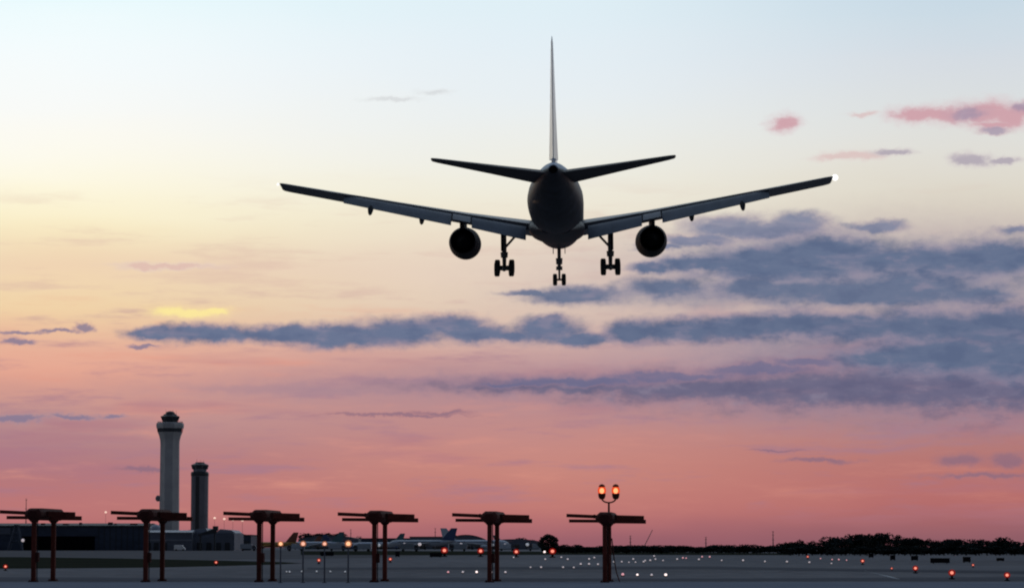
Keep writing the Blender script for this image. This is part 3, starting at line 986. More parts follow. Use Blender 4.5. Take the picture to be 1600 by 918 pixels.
px = 1232.0
k = 0
HT = [6.2, 5.6, 6.8, 5.0, 6.0]
while px < 1640:
    Y = random.uniform(590, 650)
    i = random.choice([0, 1, 2, 4, 4, 2, 1, 3])
    want = at(0, skyline(px) + random.choice([random.uniform(-1.5, 2.5), random.uniform(-3.0, 2.0)]), Y).z
    f = want / HT[i]
    plant(i, gx(px, Y), Y, max(0.6, min(0.95, f * 1.15)), 'dark bushy tree in the dense belt along the right horizon', 'trees of the belt along the right horizon', f)
    px += random.uniform(4.5, 8.5)
    k += 1
for px in range(1236, 1640, 11):       # lower scrubby trees that close the belt near the ground
    Y = random.uniform(545, 575)
    f = random.uniform(0.26, 0.42)
    plant(3, gx(px + random.uniform(-4, 4), Y), Y, 0.75, 'low scrubby tree at the foot of the right tree belt', 'scrub at the foot of the right tree belt', f)
px = 862.0
while px < 1236:
    Y = random.uniform(700, 800)
    i = random.choice([0, 1, 3, 3])
    top = 850.5 if px < 1120 else skyline(px)
    want = at(0, top + random.uniform(-0.8, 2.2), Y).z
    plant(i, gx(px, Y), Y, random.uniform(0.6, 0.9), 'small dark tree in the low far line across the middle horizon', 'low far trees across the middle horizon', want / HT[i])
    px += random.uniform(4.5, 8.5)
# single trees
for px, top, Y, f, lab in ((857, 833.5, 780, 1.0, 'round dark tree standing alone behind the lit runway, left of the lamp-topped antenna'),):
    t = empty('round_tree')
    MB().tube((0, 0, 0), (0, 0, 2.6), 0.2, 0.12, 8).build('trunk', M['bark'], t)
    rng = random.Random(5)
    cm = MB()
    for i in range(3600):
        d = Vector((rng.gauss(0, 1), rng.gauss(0, 1), rng.gauss(0, 1))).normalized()
        rr = rng.uniform(0.3, 1.0) ** 0.4 * (1 + 0.10 * math.sin(5 * math.atan2(d.y, d.x)) * (1 - abs(d.z)) + 0.07 * math.sin(9 * d.z + 4 * d.x))
        p = Vector((d.x * rr * 2.75, d.y * rr * 2.75, 2.75 + d.z * rr * (2.75 if d.z > 0 else 2.7)))
        q = Matrix.Rotation(rng.uniform(0, 6.28), 3, 'Z') @ Matrix.Rotation(rng.uniform(0, 3.14), 3, 'X')
        sz = rng.uniform(0.3, 0.6)
        cm.add([p + q @ Vector(v) * sz for v in ((-0.5, 0, 0), (0, -0.35, 0.05), (0.55, 0, 0), (0, 0.35, -0.05))], [(0, 1, 2, 3)])
    cm.build('crown', M['leaf'], t)
    t.location = (gx(px, Y), Y, 0)
    t.scale = (0.95, 0.95, at(0, top, Y).z / 5.6)
    tag(t, lab, 'tree')
for px, top, lab in ((376, 829, 'dark tree between the cargo building and the yellow jet'), (560, 834, 'dark tree rising behind the right pale lamps'), (615, 839, 'dark tree right of the fourth antenna posts'),
                     (664, 835, 'dark domed tree above the long pale jet'), (640, 841, 'small dark tree left of the long pale jet'), (718, 835, 'broad dark tree above the arched hall'), (810, 839, 'dark tree right of the fifth antenna posts'),
                     (828, 842, 'small dark tree just left of the round tree'), (486, 829.5, 'dark tree behind the teal-tailed jet'), (518, 829, 'dark tree behind the blue-tailed jet'), (590, 838, 'dark tree left of the fourth antenna posts')):
    Y = random.uniform(2320, 2380)
    i = random.choice([0, 1, 3])
    f = at(0, top, Y).z / HT[i]
    plant(i, gx(px, Y), Y, f * 1.3, lab, 'single dark trees on the far apron skyline', f)

# ------------------------------------------------------------------ thin masts, crane, high-mast lamps
for px, top, Y in ((1208, 829, 1500), (985, 836, 1500), (1103, 838, 1500), (548, 826, 1800), (40, 778, 1500), (680, 824, 1900)):
    o = MB().tube((0, 0, 0), (0, 0, at(0, top, Y).z), 0.34, 0.14, 8)
    for zz in (0.55, 0.8, 0.97):
        o.box(-0.6, 0.6, -0.06, 0.06, at(0, top, Y).z * zz - 0.08, at(0, top, Y).z * zz + 0.08)
    o = o.build('radio_mast', M['pole'])
    o.location = (gx(px, Y), Y, 0)
    tag(o, {1208: 'thin mast left of the right tree belt', 985: 'thin mast right of the lamp-topped antenna', 1103: 'faint thin mast over the middle tree line', 548: 'thin mast behind the rightmost small lamp',
            40: 'thin tall mast above the leftmost antenna', 680: 'thin mast between the fourth and fifth antennas'}[px], 'mast', 'thin masts on the skyline')
cr = empty('crane', (gx(1007, 1700), 1700, 0))
tag(cr, 'far crane with a slanting boom right of the lamp-topped antenna', 'crane')
zb, zt = at(0, 852, 1700).z, at(0, 827, 1700).z
g = MB()
for sy in (-0.5, 0.5):
    g.tube((0, sy, zb), (4.6, sy, zt), 0.22, 0.16, 6)
for i in range(8):
    a = i / 8
    g.tube((4.6 * a, -0.5, zb + (zt - zb) * a), (4.6 * (a + 0.1), 0.5, zb + (zt - zb) * (a + 0.1)), 0.09, n=5)
g.build('boom', M['dark_panel'], cr)
MB().box(-2.2, 1.2, -1.3, 1.3, 0.9, zb).build('cabin', M['dark_panel'], cr)
MB().box(-2.6, 2.0, -1.6, 1.6, 0, 0.9).build('undercarriage', M['roof_dark'], cr)

for px, py, lab in ((164.6, 799.5, 'high mast lamp between the first two antennas'), (335, 808.5, 'first pale mast lamp right of the shorter control tower'), (350, 810, 'brightest pale mast lamp left of the third antenna'),
                    (363.5, 811.5, 'pale mast lamp under the left tip of the third antenna'), (378.5, 812.5, 'pale mast lamp close left of the third antenna posts')):
    Y = 1650
    r = empty('mast_lamp', (gx(px, Y), Y, 0))
    zz = at(0, py, Y).z
    MB().tube((0, 0, 0), (0, 0, zz - 0.3), 0.1, 0.06, 8).build('pole', M['pole'], r)
    MB().ball((0, 0, zz), 0.7, 12, 0.8).build('lamp_head', M['lamp_mast'], r, True)
    tag(r, lab, 'lamp', 'lamps on tall masts at the left')

for px, py, mt in ((631.7, 849.8, 'lamp_dim'), (655.8, 849.6, 'lamp_dim'), (720.5, 850, 'lamp_dim'), (769, 850.5, 'lamp_faint'), (789, 850.8, 'lamp_dim'), (824, 850, 'lamp_faint'), (470, 851, 'lamp_dim'), (592, 851, 'lamp_faint')):
    Y = 1500
    r = empty('apron_lamp', (gx(px, Y), Y, 0))
    zz = at(0, py, Y).z
    MB().tube((0, 0, 0), (0, 0, zz - 0.3), 0.09, 0.07, 8).build('pole', M['pole'], r)
    MB().ball((0, 0, zz), 0.85, 12, 0.9).build('lamp_head', M[mt], r, True)
    tag(r, 'small pale lamp glowing in front of the far parked jets and halls', 'lamp', 'small lamps along the far apron')

# ------------------------------------------------------------------ ILS antenna row
YA = 137.0
AXR = R(4.9)        # the row faces along the runway axis, a little to the right of the view


def make_antenna():
    r = empty('antenna')
    for y, zt in ((0.0, 2.80), (3.75, 2.80)):
        p = MB()
        p.loft([[(-0.098, y - 0.098, 0.04), (0.098, y - 0.098, 0.04), (0.098, y + 0.098, 0.04), (-0.098, y + 0.098, 0.04)],
                [(-0.098, y - 0.098, zt), (0.098, y - 0.098, zt), (0.098, y + 0.098, zt), (-0.098, y + 0.098, zt)]])
        po = p.build('post', M['ant_red'], r)
        b = MB().box(-0.2, 0.2, y - 0.2, y + 0.2, 0.0, 0.05)
        for sx in (-0.15, 0.15):
            for sy in (-0.15, 0.15):
                b.tube((sx, y + sy, 0.05), (sx, y + sy, 0.11), 0.025, n=8)
        b.build('base_plate', M['ant_dark'], po)
        MB().loft([[(-0.10, y - 0.10, zt - 0.16), (0.10, y - 0.10, zt - 0.16), (0.10, y + 0.10, zt - 0.16), (-0.10, y + 0.10, zt - 0.16)],
                   [(-0.24, y - 0.2, zt), (0.24, y - 0.2, zt), (0.24, y + 0.2, zt), (-0.24, y + 0.2, zt)]]).build('gusset', M['ant_dark'], po)

    def hexa(y, k, dz=0.0):
        return [(x * k, y, 3.02 + dz + zz * k) for x, zz in ((-0.26, -0.26), (0.26, -0.26), (0.44, -0.06), (0.42, 0.10), (0.28, 0.27), (-0.22, 0.27), (-0.42, 0.10), (-0.44, -0.06))]
    MB().loft([hexa(-0.4, 0.55), hexa(-0.26, 0.9), hexa(0.2, 1.0), hexa(4.1, 0.98), hexa(4.5, 0.85), hexa(4.65, 0.5)]).build('housing', M['ant_dark'], r)
    d = MB()
    d.bar((-1.78, 0.62, 3.135), (-0.30, 0.62, 3.07), 0.14, 0.16)
    d.build('crossbar', M['ant_red'], r)
    d = MB()
    d.bar((0.30, 0.62, 3.04), (1.76, 0.62, 2.985), 0.14, 0.23, 0.26)
    d.build('crossbar', M['ant_red'], r)
    d = MB()
    d.bar((-1.74, 1.75, 2.89), (-0.30, 1.75, 2.88), 0.14, 0.15)
    d.build('crossbar', M['ant_red'], r)
    d = MB()
    d.bar((0.30, 1.75, 2.875), (1.80, 1.75, 2.85), 0.14, 0.21, 0.19)
    d.build('crossbar', M['ant_red'], r)
    for x in (-0.5, 0.5):
        MB().box(x - 0.04, x + 0.04, 0.53, 0.71, 2.90 if x > 0 else 2.99, 3.16 if x > 0 else 3.18).build('clamp', M['ant_dark'], r)
    MB().box(0.10, 0.24, -0.14, 0.14, 0.9, 1.32).build('junction_box', M['ant_dark'], r)
    MB().tube((0.13, 0.13, 0.05), (0.13, 0.13, 2.74), 0.022, n=8).build('cable', M['sign_black'], r)
    return r


labs = ['red twin-post antenna frame before the dark hangar, leftmost of the row', 'red twin-post antenna frame before the control towers', 'red twin-post antenna frame before the yellow cargo jet',
        'red twin-post antenna frame right of the four small pole lamps', 'dark red antenna frame nearest left of the lone round tree', 'dark red antenna frame with the double red lamp above it']
posts = [53, 228, 405, 585, 765, 945]
proto = make_antenna()
ant = []
for i, px in enumerate(posts):
    o = proto if i == 0 else copy_tree(proto)
    Y = YA - 0.35 * i
    o.location = (gx(px, Y), Y, 0)
    o.rotation_euler = (0, 0, -AXR)
    o.scale = (1.0, 1.0, 1.03 - 0.012 * i)
    tag(o, labs[i], 'antenna', 'row of red antenna frames')
    ant.append(o)

# double obstruction lamp over the last frame
Yo = YA - 1.75 + 3.2
ol = empty('obstruction_light', (gx(951.5, Yo), Yo, 3.2))
tag(ol, 'twin glowing red lamps on a U bracket above the rightmost antenna', 'lamp')
u = Yo / F
zc = lambda py: at(800, py, Yo).z - 3.2
MB().tube((0, 0, 0.0), (0, 0, zc(785)), 0.05, 0.045, 10).build('stem', M['ant_dark'], ol)
br = MB()
pts = []
for i in range(13):
    a = math.pi + math.pi * i / 12
    pts.append(Vector((10.8 * u * math.cos(a), 0, zc(778.0) + 6.5 * u * math.sin(a))))
for a, b in zip(pts, pts[1:]):
    br.tube(a, b, 0.035, n=8)
br.build('bracket', M['ant_dark'], ol)
for sx in (-1, 1):
    cx = sx * 10.8 * u
    lp = MB().lathe([(zc(779.5), 2.6 * u), (zc(777.5), 4.6 * u), (zc(774.5), 5.6 * u), (zc(770.8), 5.9 * u), (zc(770.2), 5.9 * u)], 'z', (cx, 0, 0), 18).build('lamp', M['ant_red'], ol, True)
    MB().lathe([(zc(770.1), 5.6 * u), (zc(767), 6.5 * u), (zc(763), 6.2 * u), (zc(760.2), 4.9 * u)], 'z', (cx, 0, 0), 18).build('lens', M['beacon_lens'], lp, True)
    MB().ball((cx, 0, zc(766.0)), 3.6 * u, 14, 1.2).build('bulb', M['beacon_core'], lp, True)
    MB().lathe([(zc(760.1), 4.9 * u), (zc(758.8), 5.0 * u), (zc(756.8), 3.6 * u), (zc(755.6), 0.6 * u)], 'z', (cx, 0, 0), 18).build('cap', M['ant_red'], lp, True)

# loose cable down to the ground beside the last frame
cb = MB()
q = [Vector((gx(956, 138), 138.0, 2.0)), Vector((gx(959.5, 137.5), 137.5, 1.05)), Vector((gx(963, 137), 137.0, 0.45)), Vector((gx(968, 136.6), 136.6, 0.03))]
for a, b in zip(q, q[1:]):
    cb.tube(a, b, 0.028, n=8)
tag(cb.build('stay_cable', M['ant_dark']), 'dark slanting stay cable at the foot of the rightmost antenna', 'cable')

# ------------------------------------------------------------------ pole lamps
for px, mt, lab in ((438.5, 'lamp_warm', 'yellowish pole lamp just right of the third antenna posts'), (473.6, 'lamp_white', 'pinkish pole lamp, second from the third antenna'),
                    (507.2, 'lamp_white', 'small white pole lamp third from the third antenna'), (544.2, 'lamp_warm', 'largest white pole lamp, nearest left of the fourth antenna')):
    Y = 134.0
    r = empty('pole_lamp', (gx(px, Y), Y, 0))
    zz = at(0, 848.8, Y).z
    rad = {438.5: 0.085, 473.6: 0.09, 507.2: 0.078, 544.2: 0.105}[px]
    MB().tube((0, 0, 0), (0, 0, zz - 0.16), 0.038, 0.03, 10).build('pole', M['pole'], r)
    MB().lathe([(zz - 0.17, 0.03), (zz - 0.15, 0.07), (zz - 0.08, 0.08)], 'z', n=14).build('lamp_base', M['pole'], r, True)
    MB().ball((0, 0, zz), rad * 1.55, 16).build('halo_globe', M['amber_halo'], r, True)  # glowing shell added round the bulb to imitate its orange halo
    MB().ball((0, 0, zz), rad * 0.92, 14).build('bulb', M[mt], r, True)
    MB().box(-0.1, 0.1, -0.1, 0.1, 0, 0.03).build('base_plate', M['pole'], r)
    tag(r, lab, 'lamp', 'lamps on thin poles between the antennas')


# ------------------------------------------------------------------ ground lights
def make_light(rad, mt, name='runway_light', stand=0.0):
    r = empty(name)
    MB().lathe([(0, rad * 1.25), (rad * 0.5, rad * 1.15), (rad * 0.8, rad * 0.85), (rad * 0.9 + stand, rad * 0.5)], 'z', n=12).build('housing', M['sign_black'], r, True)
    MB().ball((0, 0, rad * 1.6 + stand), rad, 12).build('lens', M[mt], r, True)
    return r


LP = {}


def light(px, py, size, mt, label, group, name='runway_light'):
    """size: apparent radius of the lit lens at its distance"""
    g = gp(px, py + size)
    Y = min(g[1], 900)
    rad = size * Y / F
    key = (mt, name)
    if key not in LP:
        LP[key] = make_light(1.0, mt, name)
        o = LP[key]
    else:
        o = copy_tree(LP[key])
    o.location = (gx(px, Y), Y, 0.009)
    o.scale = (rad, rad, rad)
    tag(o, label, 'light', group)
    return o


rows = [
    ('runway_light', 'lamp_faint', 1.6, 'faint pale ground light in the short row by the pole lamps', 'faint ground lights between the third and fourth antennas',
     [(448, 893.2), (452.7, 893.6), (471.9, 893), (495, 893), (516.4, 893), (539.4, 893.4)]),
    ('runway_light', 'lamp_dim', 1.9, 'small white ground light in the near row by the fifth antenna', 'near ground lights by the fifth antenna',
     [(723.2, 894), (768.2, 894.3), (789.8, 894.2)]),
    ('runway_light', 'lamp_white', 2.1, 'bright white ground light in the near row left of the fifth antenna', None, [(744.8, 894)]),
    ('runway_light', 'lamp_pink', 1.9, 'pinkish ground light at the left end of the row before the fifth antenna', None, [(700.3, 894)]),
    ('runway_light', 'lamp_dim', 1.7, 'small pale ground light on the runway left of the sixth antenna', 'ground lights left of the lamp-topped antenna',
     [(829, 886.3), (845.4, 886.3), (879.8, 886.3), (896.5, 886.6), (907.3, 881.3), (920.3, 881.3), (934.3, 881.6), (852, 873.7), (887, 873.7), (877, 870.5), (928.6, 871.2), (920.5, 873.4), (802.6, 870.8)]),
    ('runway_light', 'lamp_dim', 1.5, 'tiny pale ground light in the far cluster right of the sixth antenna', 'far ground lights right of the lamp-topped antenna',
     [(959, 877.8), (971.4, 877.6), (982.6, 878.4), (989.4, 873.4), (992.8, 878.2), (1005.6, 877.6), (1016, 875.4), (1024, 873.6), (1035.8, 875.6), (1022, 868.8), (1008, 875.8)]),
    ('runway_light', 'lamp_pink', 2.2, 'pink ground light at the left end of the row right of the sixth antenna', None, [(973, 898)]),
    ('runway_light', 'lamp_white', 2.2, 'bright white ground light in the row right of the sixth antenna', 'bright ground lights right of the lamp-topped antenna', [(995.7, 898.2), (1040, 898.6)]),
    ('runway_light', 'lamp_dim', 1.8, 'dim ground light between two bright ones right of the sixth antenna', None, [(1018, 898.6)]),
    ('runway_light', 'lamp_dim', 1.5, 'small white ground light in the long spaced row along the right runway', 'spaced ground lights along the right runway',
     [(1058, 873.6), (1092, 874), (1127.5, 875.4), (1161, 875.6), (1195, 877.2), (1229.5, 877.6), (1264.4, 878.6), (1298.9, 880.2)]),
    ('runway_light', 'lamp_pink', 1.3, 'tiny pink ground light on the far edge of the runway', 'tiny pink ground lights on the far runway edge',
     [(1097, 869.8), (1108.8, 869.9), (1282, 872.4), (1300, 874), (1310.5, 874.2), (1322.6, 875), (1067, 871.6), (1072, 871.8)]),
    ('runway_light', 'lamp_white', 1.9, 'white ground light just left of the rightmost of four red lights', None, [(850.8, 862.6)]),
]
for nm, mt, sz, lab, grp, pts in rows:
    for px, py in pts:
        light(px, py, sz * random.uniform(0.72, 1.0), mt, lab, grp, nm)


# red lights: bright core, red lens enlarged to imitate its halo, short stand
def make_red(stand):
    r = empty('red_light')
    MB().lathe([(0, 0.9), (0.3, 0.85), (0.4, 0.35), (0.5 + stand, 0.35), (0.6 + stand, 0.9)], 'z', n=12).build('housing', M['sign_black'], r, True)
    le = MB().ball((0, 0, 1.4 + stand), 1.0, 14).build('lens', M['red_halo_lens'], r, True)
    MB().ball((0, 0, 1.4 + stand), 0.5, 12).build('bulb', M['red_core'], le, True)
    return r


rp = make_red(0.6)
reds = [(694.4, 864, 3.9, 'red light by the dark box, leftmost of the four beyond the runway', 'red lights beyond the runway by the fifth antenna'),
        (750.9, 864.5, 3.6, 'red light close left of the fifth antenna posts', 'red lights beyond the runway by the fifth antenna'),
        (806.7, 865.4, 3.4, 'red light close right of the fifth antenna posts', 'red lights beyond the runway by the fifth antenna'),
        (863.2, 865.3, 3.9, 'red light under the lone round tree', 'red lights beyond the runway by the fifth antenna'),
        (1430, 891, 3.2, 'pinkish red light below the small dark signs, leftmost of the right three', 'red ground lights at the right'),
        (1486.8, 899.2, 4.0, 'largest red light below the wide dark sign', 'red ground lights at the right'),
        (1573, 902.4, 3.6, 'red light nearest the right edge', 'red ground lights at the right'),
        (1347.6, 878.6, 2.4, 'small pinkish red light above the curved taxi line', 'red ground lights at the right'),
        (498.4, 877.4, 2.3, 'small red light between the second and third pole lamps', 'small red lights at the left'),
        (609.9, 875.6, 2.2, 'small red light touching the fourth antenna posts', 'small red lights at the left'),
        (337.8, 880.6, 2.2, 'small red light on the dark grass strip', 'small red lights at the left'),
        (9, 887.6, 2.6, 'small red light at the left edge of the picture', 'small red lights at the left'),
        (1262, 871, 1.6, 'tiny red light at the foot of the right tree belt', 'red ground lights at the right'),
        (1520, 884, 1.6, 'small red light between the two largest right-hand reds and the trees', 'red ground lights at the right'),
        (1393, 889, 1.4, 'tiny red light at the end of the curved taxi line', 'red ground lights at the right')]
for i, (px, py, sz, lab, grp) in enumerate(reds):
    Y = gp(px, py + sz * 1.3)[1]
    Y = min(Y, 560)
    rad = sz * 1.4 * Y / F
    o = rp if i == 0 else copy_tree(rp)
    zc_ = at(px, py, Y).z
    o.location = (gx(px, Y), Y, 0.01)
    o.scale = (rad, rad, max(zc_, 0.2) / 2.0)
    if zc_ / 2.0 < rad * 0.9 or zc_ / 2.0 > rad * 1.15:
        o.scale = (rad, rad, min(max(zc_ / 2.0, rad * 0.9), rad * 1.2))
    tag(o, lab, 'light', grp)

# ------------------------------------------------------------------ low dark signs and boxes by the runway
for px, base_py, wpx, hpx, lab in ((1394.9, 875, 8, 8, 'small dark square sign, first of the signs at the right'), (1429, 875.5, 11, 7.5, 'dark sign above the leftmost right-hand red light'),
                                   (1468.8, 880, 30, 8.5, 'long low black sign board at the right'), (1510.5, 878.5, 12, 9, 'dark blocky sign right of the long black board'),
                                   (1361, 871, 8, 7, 'small dark box before the right tree belt'), (1442, 867, 6, 6, 'tiny dark box close to the right trees'), (1563, 876, 12, 5, 'faint grey low box at the far right'),
                                   (681, 870.5, 19, 7.5, 'black low equipment box left of a red light'), (511, 868.6, 21, 7, 'black low equipment box behind the third pole lamp'), (621, 870, 7, 9, 'small dark upright box right of the fourth antenna')):
    g = gp(px, base_py)
    Y = g[1]
    w, h = wpx * Y / F / 2, hpx * Y / F
    r = empty('airfield_sign', (g[0], Y, 0.01))
    MB().box(-w, w, -0.12, 0.12, h * 0.14, h).build('panel', M['sign_black'], r, bevel=0.03)
    MB().box(-w * 1.04, w * 1.04, -0.15, 0.15, h * 0.94, h * 1.03).build('top_rail', M['sign_black'], r)
    for sx in (-0.7, 0.7):
        MB().box(sx * w - 0.05, sx * w + 0.05, -0.05, 0.05, 0, h * 0.14).build('leg', M['sign_black'], r)
    tag(r, lab, 'sign', 'low dark signs and boxes beside the runway')

# ------------------------------------------------------------------ the landing airliner
Yp, PITCH, ROLL, YAW = 204.0, R(3.3), R(0.55), R(1.4)
ac = empty('airliner', (0, 0, 0))
tag(ac, 'large twin engine airliner landing with wheels down, seen from behind', 'airliner')
ac.location = (70 * Yp / F, Yp, 24.9)
ac.rotation_euler = (PITCH, -ROLL, -YAW)


def ys(s):          # station from the nose -> local y
    return 25.0 - s


def ell(s, cz, hw, hh, n=40, flat=0.0):
    out = []
    for i in range(n):
        a = 2 * math.pi * i / n
        out.append((hw * math.cos(a), ys(s), cz + hh * math.sin(a)))
    return out


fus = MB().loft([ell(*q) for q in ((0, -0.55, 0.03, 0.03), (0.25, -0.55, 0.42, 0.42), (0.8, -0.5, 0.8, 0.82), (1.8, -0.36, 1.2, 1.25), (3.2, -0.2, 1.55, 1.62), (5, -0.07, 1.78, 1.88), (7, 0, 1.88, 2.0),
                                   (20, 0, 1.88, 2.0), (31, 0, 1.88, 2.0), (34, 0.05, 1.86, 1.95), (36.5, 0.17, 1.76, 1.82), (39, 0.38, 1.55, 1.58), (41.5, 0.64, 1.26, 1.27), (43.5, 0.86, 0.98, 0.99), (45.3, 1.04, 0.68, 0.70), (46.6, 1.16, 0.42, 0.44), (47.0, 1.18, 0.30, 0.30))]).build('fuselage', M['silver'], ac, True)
MB().lathe([(ys(46.9), 0.24), (ys(47.08), 0.24)], 'y', (0, 0, 1.18), 20).build('exhaust', M['nozzle'], fus)
# belly fairing between the wings
fa = []
for s, hw, zb, zt in ((15.4, 0.6, -1.9, -1.4), (16.7, 1.6, -2.06, -1.0), (18.7, 1.93, -2.12, -0.5), (22, 1.97, -2.14, -0.4), (25, 1.94, -2.12, -0.5), (27.5, 1.7, -2.05, -0.8), (29.6, 1.0, -1.98, -1.4)):
    cz, hh = (zb + zt) / 2, (zt - zb) / 2
    fa.append([(hw * (abs(math.cos(2 * math.pi * i / 32)) ** 0.9) * (1 if math.cos(2 * math.pi * i / 32) >= 0 else -1), ys(s), cz + hh * math.sin(2 * math.pi * i / 32)) for i in range(32)])
MB().loft(fa).build('belly_fairing', M['belly'], ac, True)
TAN = math.tan(R(28))


def w_le(y):
    return 15.7 + y * TAN


def w_ch(y):
    return 8.9 + (5.9 - 8.9) * y / 6.4 if y <= 6.4 else 5.9 + (3.0 - 5.9) * (y - 6.4) / 12.6


def w_z(y):
    d = max(0.0, y - 1.9)
    return -1.2 + 0.158 * d + 0.0004 * d * d


def foil(le, ch, t, x, zc, frac=1.0, n=11, inc=0.0, sg=1):
    """section in the y-z plane at span x; frac cuts the chord short of the trailing edge"""
    up, lo = [], []
    for i in range(n):
        u = (1 - math.cos(math.pi * i / (n - 1))) / 2 * frac
        th = 5 * t * (0.2969 * math.sqrt(max(u, 0)) - 0.126 * u - 0.3516 * u * u + 0.2843 * u ** 3 - 0.1015 * u ** 4)
        cam_ = 0.022 * math.sin(math.pi * min(u / 1.0, 1)) * 1.0
        up.append((u, cam_ + th))
        lo.append((u, cam_ - th))
    pts = up + lo[::-1][:-1] if True else up
    out = []
    for u, v in pts:
        yy, zz = u * ch, v * ch
        out.append((sg * x, ys(le + yy), zc + zz - math.tan(inc) * (yy - ch * 0.4)))
    return out


for sg in (-1, 1):
    secs = []
    for y in (1.2, 1.9, 3.0, 4.5, 6.4, 8.5, 11, 13.5, 15.2, 17.2, 18.4, 18.72, 18.84):
        fr = 0.80 if y < 14.6 else 1.0
        t = 0.135 - 0.02 * min(1, y / 12)
        ch = w_ch(y) * (1 if y < 18.6 else 0.96 if y < 18.8 else 0.85)
        secs.append((y, fr, t, ch))
    rings = []
    for y, fr, t, ch in secs:
        rings.append(foil(w_le(y) + (w_ch(y) - ch) * 0.5, ch, t * (1 if y < 18.6 else 0.95 if y < 18.8 else 0.7), y, w_z(y), fr, inc=R(2.0 - 0.40 * y), sg=sg))
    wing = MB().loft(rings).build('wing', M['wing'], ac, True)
    # trailing-edge flaps, deflected

    def flap(y0, y1, defl, f0=0.76, cf=0.23, drop=0.02, name='flap', m=M['flap'], n=5):
        rg = []
        for i in range(n):
            y = y0 + (y1 - y0) * i / (n - 1)
            c = w_ch(y)
            a0s = w_le(y) + c * f0
            z0 = w_z(y) - math.tan(R(2.0 - 0.40 * y)) * (c * f0 - c * 0.4) + 0.006 * c - drop
            fc = c * cf
            ring = []
            for u, v in ((0, 0.0), (0.04, 0.075), (0.14, 0.12), (0.35, 0.115), (0.7, 0.06), (1.0, 0.006), (1.0, -0.006), (0.7, -0.03), (0.35, -0.06), (0.1, -0.065)):
                yy = u * fc * math.cos(R(defl)) + v * fc * math.sin(R(defl))
                zz = -u * fc * math.sin(R(defl)) + v * fc * math.cos(R(defl))
                ring.append((sg * y, ys(a0s + yy), z0 + zz))
            rg.append(ring)
        return MB().loft(rg).build(name, m, ac, True)
    flap(2.15, 5.9, 33, cf=0.22, f0=0.80)
    flap(2.2, 5.85, 17, cf=0.10, f0=0.735, drop=-0.1, name='flap_vane')
    flap(5.98, 7.2, 18, cf=0.20, f0=0.80, name='inboard_aileron')
    flap(7.3, 14.55, 33, cf=0.26, f0=0.80)
    # flap track fairings
    for y in (9.3, 12.75):
        c = w_ch(y)
        sa = w_le(y) + c * 0.55
        zf = w_z(y) - 0.045 * c
        rg = []
        for i, (u, r, dz) in enumerate(((0, 0.02, 0.0), (0.5, 0.15, -0.08), (1.3, 0.22, -0.16), (1.9, 0.22, -0.36), (2.4, 0.16, -0.62), (2.75, 0.03, -0.8))):
            rg.append([(sg * y + r * 0.9 * math.cos(2 * math.pi * k / 12), ys(sa + u), zf + dz + r * 1.15 * math.sin(2 * math.pi * k / 12)) for k in range(12)])
        MB().loft(rg).build('flap_fairing', M['nacelle'], ac, True)
    # engine on its pylon
    ex, ez = sg * 6.75, -1.88
    en = MB().lathe([(ys(12.5), 0.86), (ys(12.42), 0.94), (ys(12.6), 1.04), (ys(13.4), 1.13), (ys(15.0), 1.15), (ys(16.6), 1.10), (ys(18.0), 0.98), (ys(18.7), 0.90), (ys(18.7), 0.84), (ys(17.4), 0.82)], 'y', (ex, 0, ez), 36, cap=False).build('engine', M['nacelle'], ac, True)
    MB().lathe([(ys(12.9), 0.88), (ys(13.0), 0.86), (ys(13.05), 0.3), (ys(12.6), 0.04)], 'y', (ex, 0, ez), 28).build('fan', M['nozzle'], en, True)
    MB().lathe([(ys(17.3), 0.83), (ys(17.5), 0.60), (ys(18.9), 0.50), (ys(18.9), 0.38), (ys(19.6), 0.05)], 'y', (ex, 0, ez), 28).build('nozzle', M['nozzle'], en, True)
    wz = w_z(6.75)
    MB().loft([[(ex - 0.16 * k, ys(s), z0), (ex + 0.16 * k, ys(s), z0), (ex + 0.16 * k, ys(s), z1), (ex - 0.16 * k, ys(s), z1)] for s, z0, z1, k in
               ((13.6, ez + 1.0, ez + 1.16, 0.7), (15.5, ez + 1.0, ez + 1.5, 1.1), (17.8, ez + 0.85, wz + 0.1, 1.2), (20.2, ez + 0.9, wz - 0.1, 1.0), (21.6, wz - 0.5, wz - 0.25, 0.4))]).build('pylon', M['nacelle'], en)
    # tailplane
    rings = []
    for y, le, ch, t in ((0.5, 39.9, 6.1, 0.12), (1.2, 40.3, 5.7, 0.12), (4.2, 42.4, 3.9, 0.11), (7.2, 44.5, 2.1, 0.10), (7.55, 44.8, 1.75, 0.08), (7.62, 45.1, 1.0, 0.04)):
        rings.append(foil(le, ch, t, y, 0.92 + 0.148 * (y - 0.5), 1.0, inc=R(-2.0), sg=sg))
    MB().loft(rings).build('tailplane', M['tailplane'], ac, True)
    # wing tip light
    tip = MB().ball((sg * 19.06, ys(27.2), w_z(19.0) + 0.14), 0.2 if sg > 0 else 0.11, 24)
    tip.build('wingtip_light', M['strobe'] if sg > 0 else M['nav_dim'], ac, True)

    # main gear
    gxx, gs = sg * 3.70, 23.1
    ztop = w_z(3.6) - 0.35
    zw = -4.0
    mg = MB().tube((gxx, ys(gs), ztop), (gxx, ys(gs), zw + 1.05), 0.17, 0.17, 14)
    mg.tube((gxx, ys(gs), zw + 1.1), (gxx, ys(gs), zw + 0.72), 0.27, 0.24, 14)
    mg.tube((gxx, ys(gs), zw + 0.74), (gxx, ys(gs), zw), 0.15, 0.13, 14)
    tb_ = math.tan(R(10))
    mg.tube((gxx, ys(gs - 0.75), zw + 0.75 * tb_), (gxx, ys(gs + 0.75), zw - 0.75 * tb_), 0.14, 0.14, 12)
